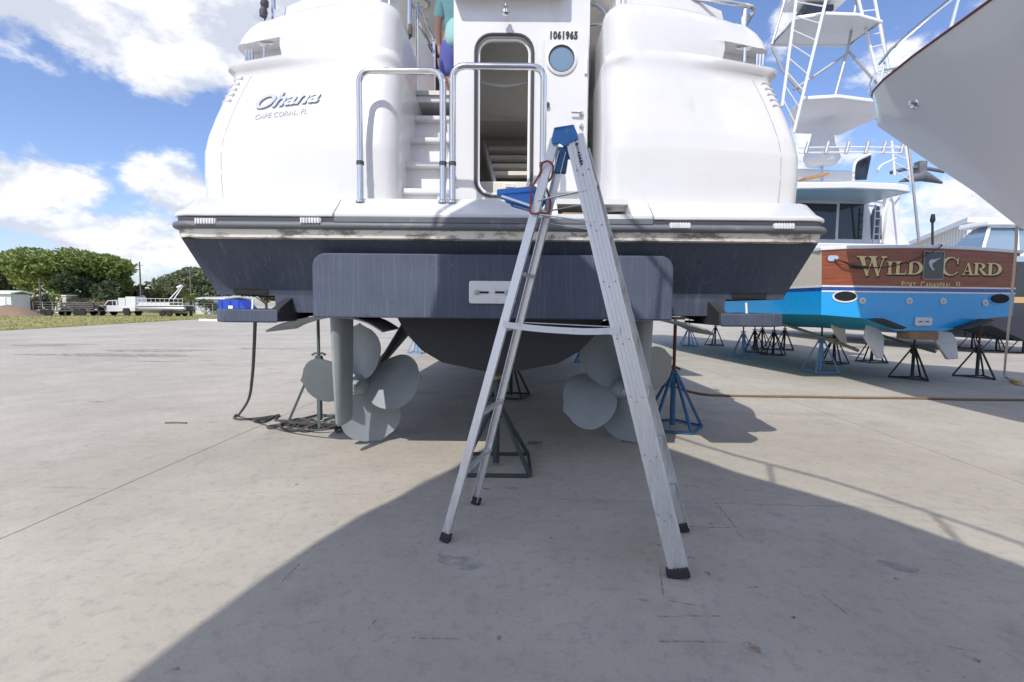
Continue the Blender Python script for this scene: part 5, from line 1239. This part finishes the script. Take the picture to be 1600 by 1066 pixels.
tree('broadleaf_tree', 'smaller rounded green tree joined to the right of the big tree', gp(163, 76), 8.4, 4.2, 4.0, 'leaf_bright', 9000, .32, 2, BT, .35, lobes=12)
tree('broadleaf_tree', 'dark bluish tree beside the grey shed at the yard edge', gp(4, 78), 8.6, 4.6, 4.0, 'leaf_dark', 9000, .33, 3, BT, .3, lobes=9)
tree('broadleaf_tree', 'grey-green feathery tree above the pontoon boat and palm', gp(306, 74), 7.4, 6.2, 3.4, 'leaf_grey', 16000, .29, 4, BT, .35, lobes=18)
tree('broadleaf_tree', 'low grey-green tree left of the feathery tree by the tall pole', gp(262, 80), 5.2, 3.4, 2.4, 'leaf_grey', 4000, .38, 5, BT, .25, lobes=9)
tree('broadleaf_tree', 'brownish thin tree between big tree and tall pole', gp(190, 82), 4.8, 2.6, 2.3, 'leaf_dry', 2600, .36, 6, BT, .25, lobes=7)
tree('broadleaf_tree', 'dark tree hidden under the bright crown behind the pickup', gp(140, 69), 5.6, 4.2, 2.7, 'leaf_dark', 6000, .36, 7, BT, .25, lobes=9)
#, gp(352, 80), 6.5, 5.0, 3.0, 'leaf_grey', 4000, .4, 17, BT, .3, lobes=9)
def bush(px, Y, w_, h_, mat, label, seed, n=900):
    b = Vector(gp(px, Y)); t = thing('shrub', label, 'shrub', b, 0, 'shrubs along the far fence'); m = MB(); rnd = random.Random(seed)
    for k in range(6): m.tube([b, b+Vector((rnd.uniform(-.4, .4)*w_, rnd.uniform(-.3, .3), h_*rnd.uniform(.5, .8)))], [.04, .015], 5)
    m.build('stems', 'bark', t)
    crown(b+Vector((0, 0, h_*.52)), w_*.5, w_*.4, h_*.55, n, .2, seed, lobes=8).build('foliage', mat, t, 0, recalc=False)
bush(35, 58, 2.4, 2.6, 'leaf_dry', 'dry reddish bush beside the white shed', 21); bush(50, 60, 1.8, 2.2, 'leaf_dry', 'dry bush next to the reddish one behind the flatbed trailer', 22)
bush(66, 62, 2.2, 2.4, 'leaf_dark', 'dark green bush behind the flatbed trailer', 23); bush(82, 64, 2.0, 2.6, 'leaf_bright', 'green bush left of the beige hut', 24)
bush(118, 64, 3.4, 2.2, 'leaf_dark', 'low dark bush right of the beige hut', 25, 1400); bush(150, 64, 3.0, 1.9, 'leaf_dry', 'dry brown shrub in front of the big tree', 26); bush(262, 66, 3.4, 1.7, 'leaf_grey', 'grey shrub behind the pontoon boat rail', 27, 1200); bush(322, 66, 3.8, 2.0, 'leaf_dark', 'dark shrub right of the palm', 28, 1400)
tree('broadleaf_tree', 'green tree far off glimpsed through the notch above the port exhaust guard', gp(415, 92), 6.5, 6.0, 3.0, 'leaf_dark', 3500, .4, 18, BT, .3, lobes=9)
# palm
pb = Vector(gp(298, 56)); pt = thing('palm_tree', 'short palm with round fan crown right of the pontoon boat', 'palm', pb)
MB().tube([pb, pb+Vector((.05, 0, 1.2)), pb+Vector((0, 0, 2.1))], [.16, .14, .13], 8).build('trunk', 'bark', pt)
rnd = random.Random(9)
for k in range(46):
    a = rnd.uniform(0, 2*PI); e = rnd.uniform(-.5, 1.1); L = rnd.uniform(.75, 1.1); d = Vector((math.cos(a)*math.cos(e), math.sin(a)*math.cos(e), math.sin(e)*.8)); s = d.cross(Vector((0, 0, 1))).normalized()
    c = pb+Vector((0, 0, 2.15)); m = MB()
    for j in range(-3, 4): tp_ = c+d*L+s*j*.13*L-Vector((0, 0, .12+.03*abs(j))); md = c+d*L*.5+s*j*.05; m.add([c, md+s*.04, tp_, md-s*.04], [(0, 1, 2, 3)])
    m.build('frond', 'leaf_bright', pt, 0, recalc=False)
# white shed, hut, houses
def house(name, label, px0, px1, Y, hz, depth, wall, roof, pitch=.5, eave=.3):
    a = P(px0, 480, Y).x; b = P(px1, 480, Y).x; t = thing(name, label, 'building', ((a+b)/2, Y, 0))
    MB().bx(a, b, Y, Y+depth, 0, hz).build('wall', wall, t, 0)
    r = MB(); c = Y+depth/2
    r.loft([[(a-eave, Y-eave, hz+.002), (a-eave, c, hz+pitch), (a-eave, Y+depth+eave, hz+.002), (a-eave, Y+depth+eave, hz+.14), (a-eave, c, hz+pitch+.14), (a-eave, Y-eave, hz+.14)],
            [(b+eave, Y-eave, hz+.002), (b+eave, c, hz+pitch), (b+eave, Y+depth+eave, hz+.002), (b+eave, Y+depth+eave, hz+.14), (b+eave, c, hz+pitch+.14), (b+eave, Y-eave, hz+.14)]])
    r.build('roof', roof, t, 0); return t, a, b
t, a, b = house('shed', 'pale grey shed with white roller door at the edge of the grass', -40, 18, 56, 2.35, 2.2, 'metal_siding', 'roof_white', .3)
d = MB().bx(P(-24, 480, 56).x, P(10, 480, 56).x, 55.93, 55.98, .0, 2.0).build('door', 'white_paint', t, 0)
for k in range(1, 6): MB().bx(P(-24, 480, 56).x+.02, P(10, 480, 56).x-.02, 55.90, 55.93, k*.33, k*.33+.03).build('door_slat', 'metal_siding', d, 0)
house('hut', 'small beige hut among bushes behind the flatbed trailer', 86, 104, 66, 2.3, 4, 'stucco', 'roof_white', .1, .1)
house('house', 'white roofed house behind the pickup and pole', 210, 250, 84, 2.5, 8, 'stucco', 'roof_white', 1.0, .6)
house('house', 'red roofed house partly behind the tall pole', 206, 228, 96, 3.0, 8, 'stucco', 'roof_red', 1.4, .6)
t, a, b = house('warehouse', 'long low white building beyond the palm', 305, 350, 68, 2.1, 7, 'metal_siding', 'roof_white', .3)
for f in (.45, .62): MB().bx(lerp(a, b, f), lerp(a, b, f)+.8, 67.95, 67.99, .8, 1.7).build('window', 'glass_dark', t, 0)
# utility poles
for px, Y, h, lab in ((221, 70, 7.4, 'tall bare utility pole between the big tree and feathery tree'), (299, 66, 6.4, 'grey pole rising behind the short palm'), (64, 60, 4.4, 'thin pale pole in front of the big tree')):
    q = Vector(gp(px, Y)); o = MB().tube([q, q+Vector((0, 0, h))], [.13, .09], 8); o.bar(q+Vector((-.5, 0, h-.5)), q+Vector((.5, 0, h-.5)), .08, .08); tag(o.build('utility_pole', 'weathered_wood', None, 40), lab, 'pole', 'utility poles')
# wire fence with posts
fp = gp(-10, 57); fq = gp(345, 63); fen = thing('fence', 'low wire fence with grey posts behind the parked trailers', 'fence', fp)
fp = Vector(fp); fq = Vector(fq)
for k in range(26): p = fp.lerp(fq, k/25); MB().tube([p, p+Vector((0, 0, 1.5))], .035, 6).build('post', 'zinc', fen)
for z in (.3, .6, .9, 1.2, 1.48): MB().tube([fp+Vector((0, 0, z)), fq+Vector((0, 0, z))], .012, 4).build('wire', 'zinc', fen)

def wheel(c, r, wd, parent):
    w_ = MB().lathe([(r*.55, -wd/2), (r*.95, -wd/2), (r, -wd*.35), (r, wd*.35), (r*.95, wd/2), (r*.55, wd/2)], c, (0, 1, 0), 20).build('wheel', 'tyre', parent, 40)
    MB().lathe([(0, -wd*.42), (r*.5, -wd*.45), (r*.56, -wd*.35), (r*.56, wd*.35), (0, wd*.4)], c, (0, 1, 0), 14).build('rim', 'zinc', w_, 40); return w_
# pickup with service body, nose to the left
Yt = 54.0; x0 = P(146, 480, Yt).x; sc = (P(211, 480, Yt).x-x0)/5.6
tk = thing('pickup_truck', 'white pickup truck with utility boxes parked on the grass', 'truck', (x0+2.8*sc, Yt+.9, .02))
def tx(x): return x0+x*sc
prof = [(0, .55), (0, .98), (.12, 1.08), (1.35, 1.15), (1.95, 1.72), (3.15, 1.78), (3.2, 1.10), (5.6, 1.10), (5.6, .55), (4.95, .5), (4.8, .85), (4.0, .85), (3.85, .5), (1.55, .45), (1.4, .85), (.6, .85), (.45, .5)]
MB().prism([(tx(x), Yt, z) for x, z in prof], (0, 1.85, 0)).build('body', 'truck_white', tk, 30, .04)
wnd = MB().prism([(tx(x), Yt-.01, z) for x, z in ((1.55, 1.18), (2.05, 1.65), (2.55, 1.68), (2.55, 1.18))], (0, .03, 0)).build('window', 'glass_dark', tk, 0)
MB().prism([(tx(x), Yt-.01, z) for x, z in ((2.62, 1.18), (2.62, 1.68), (3.05, 1.7), (3.05, 1.18))], (0, .03, 0)).build('window', 'glass_dark', tk, 0)
for x in (1.0, 4.4):
    for y in (Yt+.12, Yt+1.73): wheel((tx(x), y, .38), .38, .24, tk)
MB().bx(tx(3.25), tx(4.2), Yt+.1, Yt+1.7, 1.10, 2.0).build('service_box', 'truck_white', tk, 30, .03)
MB().bx(tx(4.25), tx(5.6), Yt+.1, Yt+1.7, 1.11, 2.15).build('tool_cabinet', 'metal_siding', tk, 30, .03)
MB().bx(tx(.02), tx(.14), Yt+.1, Yt+.35, .8, .95).build('headlight', 'plate_white', tk, 0)
# flatbed trailers with dark slatted sides
def trailer(px0, px1, Y, label, sides, bed=.62):
    a = P(px0, 480, Y).x; b = P(px1, 480, Y).x; t = thing('trailer', label, 'trailer', ((a+b)/2, Y, 0), 0, 'trailers on the grass')
    MB().bx(a, b, Y, Y+2, bed-.10, bed).build('bed', 'weathered_wood', t, 0); MB().bar((a, Y+1, bed-.1), (a-1.2, Y+1, .45), .1, .1).build('tongue', 'zinc', t)
    for x in (lerp(a, b, .55), lerp(a, b, .72)):
        for y in (Y-.05, Y+2.05): wheel((x, y, .36), .36, .2, t)
    for x in (a+.3, b-.3): MB().bx(x-.04, x+.04, Y+.9, Y+1.1, .012, bed-.1).build('jack_leg', 'zinc', t, 0)
    if sides:
        for z in (.8, .98, 1.16, 1.34): MB().bx(a, b, Y-.02, Y+.02, z, z+.10).build('side_slat', 'weathered_wood', t, 0)
        n = 9
        for k in range(n): x = lerp(a, b, k/(n-1)); MB().bx(x-.04, x+.04, Y+.022, Y+.08, bed, 1.46).build('stake', 'steel_black', t, 0)
        rnd = random.Random(int(px0)); ld = MB()
        for k in range(20): c = Vector((rnd.uniform(a+.3, b-.3), Y+1+rnd.uniform(-.7, .7), rnd.uniform(.75, 1.45))); ld.box(c, (rnd.uniform(.4, 1.3), rnd.uniform(.3, .6), rnd.uniform(.1, .25)), Euler((rnd.uniform(-.2, .2), rnd.uniform(-.2, .2), rnd.uniform(0, 3))).to_matrix())
        ld.build('scrap_load', 'weathered_wood', t, 0)
trailer(88, 146, 52.5, 'dark stake-sided trailer loaded with scrap in front of the pickup', True)
trailer(40, 92, 51, 'low empty flatbed trailer beside the white shed', False, .55)
# pontoon boat on a trailer
Yp = 53.5; a = P(212, 480, Yp).x; b = P(288, 480, Yp).x
pb_ = thing('pontoon_boat', 'grey pontoon boat with railings and raised bimini arms on a trailer', 'boat', ((a+b)/2, Yp, 0))
for y in (.1, 1.9): MB().tube([(a-.1, Yp+y, 1.0), (a+.5, Yp+y, .85), (b-.3, Yp+y, .85), (b, Yp+y, .9)], [.06, .28, .28, .2], 12).build('pontoon', 'pontoon', pb_)
MB().bx(a+.2, b, Yp-.15, Yp+2.15, 1.14, 1.26).build('deck', 'deck_beige', pb_, 0)
for k in range(11): x = lerp(a+.3, b-.1, k/10); MB().tube([(x, Yp-.1, 1.26), (x, Yp-.1, 1.95)], .02, 6).build('rail_post', 'white_paint', pb_)
for z in (1.55, 1.95): MB().tube([(a+.3, Yp-.1, z), (b-.1, Yp-.1, z)], .025, 6).build('rail', 'white_paint', pb_)
MB().bx(a+.4, b-1.6, Yp-.075, Yp-.05, 1.28, 1.52).build('fence_panel', 'metal_siding', pb_, 0)
for dx in (0, .5): MB().bar((lerp(a, b, .62)+dx, Yp+.6, 1.9), (lerp(a, b, .88)+dx*.3, Yp+.6, 3.35), .08, .08).build('bimini_arm', 'white_paint', pb_)
MB().tube([(lerp(a, b, .80), Yp+.6, 3.2), (lerp(a, b, .90), Yp+.6, 3.42)], .17, 8).build('bimini_roll', 'canvas_white', pb_)
for x in (lerp(a, b, .58), lerp(a, b, .72)):
    for y in (-.25, 2.25): wheel((x, Yp+y, .33), .33, .2, pb_)
MB().bx(a+.4, b-.3, Yp+.9, Yp+1.1, .33, .58).build('trailer_frame', 'zinc', pb_, 0)
# low dirt heap, blue bin, concrete stop
q = gp(6, 50); m = MB(); m.grid(lambda u_, v_: (q[0]+(u_-.5)*7, q[1]+(v_-.5)*3, .01+1.1*max(0, math.sin(u_*PI)*math.sin(v_*PI))**.8*(1+.25*mnoise.noise(Vector((u_*6, v_*4, 0))))), 18, 10); tag(m.build('dirt_heap', 'dirt', None, 50), 'low brown heap of dirt by the white shed', 'dirt heap')
g = G(372, 499); BY = 43.0; xb0, xb1 = P(341, 490, BY).x, P(384, 490, BY).x
bn = thing('skip_bin', 'bright blue steel bin with white notice beyond the yacht', 'bin', ((xb0+xb1)/2, BY, 0))
zt3 = P(360, 468, BY).z
MB().loft([[(xb0+.02, BY, .05), (xb1+.9, BY, .05), (xb1+.9, BY+2, .05), (xb0+.02, BY+2, .05)], [(xb0, BY, zt3), (xb1-.7, BY, zt3), (xb1-.7, BY+2, zt3), (xb0, BY+2, zt3)]]).build('shell', 'container_blue', bn, 30, .02)
for k in range(3): MB().bx(xb0+.3+k*.75, xb0+.38+k*.75, BY-.06, BY-.015, .1, zt3-.1).build('rib', 'container_blue', bn, 0)
for x in (xb0+.2, xb1+.2): MB().bx(x-.1, x+.1, BY+.2, BY+1.6, .0, .052).build('skid', 'steel_black', bn, 0)
c = P(361, 483, BY); MB().bx(c.x-.2, c.x+.2, BY-.075, BY-.062, c.z-.3, c.z+.3).build('notice', 'plate_white', bn, 0)
g0, g1 = G(313, 502), G(352, 503); m = MB(); m.bar((g0.x, g0.y, .10), (g1.x, g1.y, .10), .3, .2); tag(m.build('wheel_stop', 'plate_white', None, 30, .03), 'white concrete wheel stop beside the blue bin', 'wheel stop')
# litter on the slab: small chips and a stick
for k, (px, py, s, lab) in enumerate(((275, 662, .09, 'short dark stick lying on the sunlit concrete'), (836, 693, .05, 'dark oil-stained rag under the yacht'), (982, 690, .05, 'small dark lump under the starboard propeller'))):
    g = G(px, py); m = MB(); rnd = random.Random(k)
    m.loft([[g+Vector((s*(i-1.5)*.9, .012*math.sin(i), 0))+Vector((0, .012*math.cos(j*PI/3), .008+.008*math.sin(j*PI/3))) for j in range(6)] for i in range(4)])
    tag(m.build('debris', 'weathered_wood', None, 40), lab, 'debris')
# old rust lines, paint smears and drips on the slab
def markmat(name, c, cover, scale=22):
    t = NT(name); t.out(c, .8); al = t.math('MULTIPLY', t.rng(t.noise(scale, 6, .7), .38, .62), cover)
    tr = t.n('ShaderNodeBsdfTransparent'); mx = t.n('ShaderNodeMixShader'); t.l(al, mx.inputs[0]); t.l(tr.outputs[0], mx.inputs[1]); t.l(t.b.outputs[0], mx.inputs[2])
    t.l(mx.outputs[0], t.t.nodes['Material Output'].inputs[0])
markmat('rust_mark', (.40, .24, .14), .6, 30); markmat('smear_blue', (.30, .315, .335), .38, 9); markmat('smear_dark', (.15, .14, .13), .42, 20); markmat('chalk', (.62, .60, .56), .32, 18); markmat('teal_mark', (.02, .16, .17), .9, 40); markmat('wet', (.22, .215, .205), .4, 6)
MK = [0]
def mark(pts, mat, w0=None):
    MK[0] += 1; z = .0012+.00012*(MK[0] % 12); g = [G(px, py) for px, py in pts]; m = MB()
    if w0:                                                           # a line of some width
        L = []; Rr = []
        for i, p in enumerate(g):
            d = (g[min(i+1, len(g)-1)]-g[max(i-1, 0)]).normalized(); n = Vector((-d.y, d.x, 0))*w0*random.uniform(.6, 1.4)
            L.append((p.x+n.x, p.y+n.y, z)); Rr.append((p.x-n.x, p.y-n.y, z))
        k = len(L); m.add(L+Rr, [(i, i+1, k+i+1, k+i) for i in range(k-1)])
    else:
        c = g[0]; rx, ry = pts[1][0], pts[1][1]
    return m.build('stain', mat, yard, 0, recalc=False)
def blot(px, py, rx, ry, mat, rot=0):
    MK[0] += 1; z = .0012+.00012*(MK[0] % 12); c = G(px, py); n = 18; pts = []
    for k in range(n):
        a = 2*PI*k/n; r = 1+.55*mnoise.noise(Vector((math.cos(a)*1.3+px, math.sin(a)*1.3+py, 0))); x, y = rx*r*math.cos(a), ry*r*math.sin(a)
        pts.append((c.x+x*math.cos(rot)-y*math.sin(rot), c.y+x*math.sin(rot)+y*math.cos(rot), z))
    return MB().add(pts, [tuple(range(n))]).build('stain', mat, yard, 0, recalc=False)
random.seed(8)
for pts in ([(1031, 880), (1033, 905), (1037, 937)], [(1037, 937), (1060, 942), (1092, 947)], [(1032, 964), (1080, 963), (1125, 963)], [(1030, 1003), (1090, 1003), (1142, 1004)], [(435, 914), (452, 897), (470, 880)], [(1110, 775), (1130, 800), (1150, 825)], [(1060, 822), (1100, 824), (1146, 825)], [(610, 996), (660, 998), (720, 999)], [(1150, 830), (1160, 840), (1167, 842)], [(575, 985), (582, 975), (592, 966)], [(1285, 930), (1310, 950), (1330, 965)]):
    mark([tuple(Vector(a).lerp(Vector(b), f)) for a, b in zip(pts, pts[1:]) for f in (0, .25, .5, .75)]+[pts[-1]], 'rust_mark', .0042)
for a in ((1178, 918, .022, .012, 'rust_mark'), (861, 841, .012, .008, 'rust_mark'), (1080, 872, .02, .02, 'rust_mark'), (1105, 896, .018, .02, 'rust_mark'), (1030, 852, .014, .012, 'rust_mark'), (275, 1046, .016, .008, 'rust_mark'), (1175, 1012, .03, .03, 'rust_mark'), (1400, 905, .008, .01, 'rust_mark'),
          (1008, 938, .034, .014, 'smear_blue', -.3), (950, 931, .02, .008, 'smear_dark'), (720, 880, .14, .06, 'smear_blue', -.4), (1405, 885, .10, .05, 'smear_blue', -.4), (1525, 1032, .016, .014, 'smear_dark'), (1500, 1014, .05, .006, 'smear_dark', -.4),
          (1240, 965, .012, .009, 'teal_mark'), (915, 982, .007, .006, 'smear_dark'), (760, 764, .06, .02, 'smear_dark'), (800, 763, .05, .016, 'smear_dark'), (832, 694, .08, .035, 'smear_dark'), (980, 691, .06, .03, 'smear_dark'), (780, 997, .012, .016, 'smear_dark'), (792, 1057, .011, .007, 'smear_dark'), (655, 823, .02, .012, 'chalk'), (636, 883, .018, .008, 'chalk'), (1200, 801, .012, .010, 'chalk'), (1243, 724, .03, .02, 'chalk'), (378, 895, .012, .01, 'chalk'), (1556, 764, .16, .05, 'chalk'),
          (330, 660, .06, .02, 'smear_dark'), (270, 660, .10, .02, 'smear_dark'), (60, 540, .9, .35, 'smear_dark'), (250, 548, 1.6, .5, 'wet'), (180, 555, 2.2, .5, 'wet'), (110, 538, 1.0, .3, 'smear_dark'), (420, 545, 1.2, .25, 'wet'), (230, 565, .8, .1, 'smear_dark'), (150, 628, .12, .04, 'smear_dark')): blot(*a)
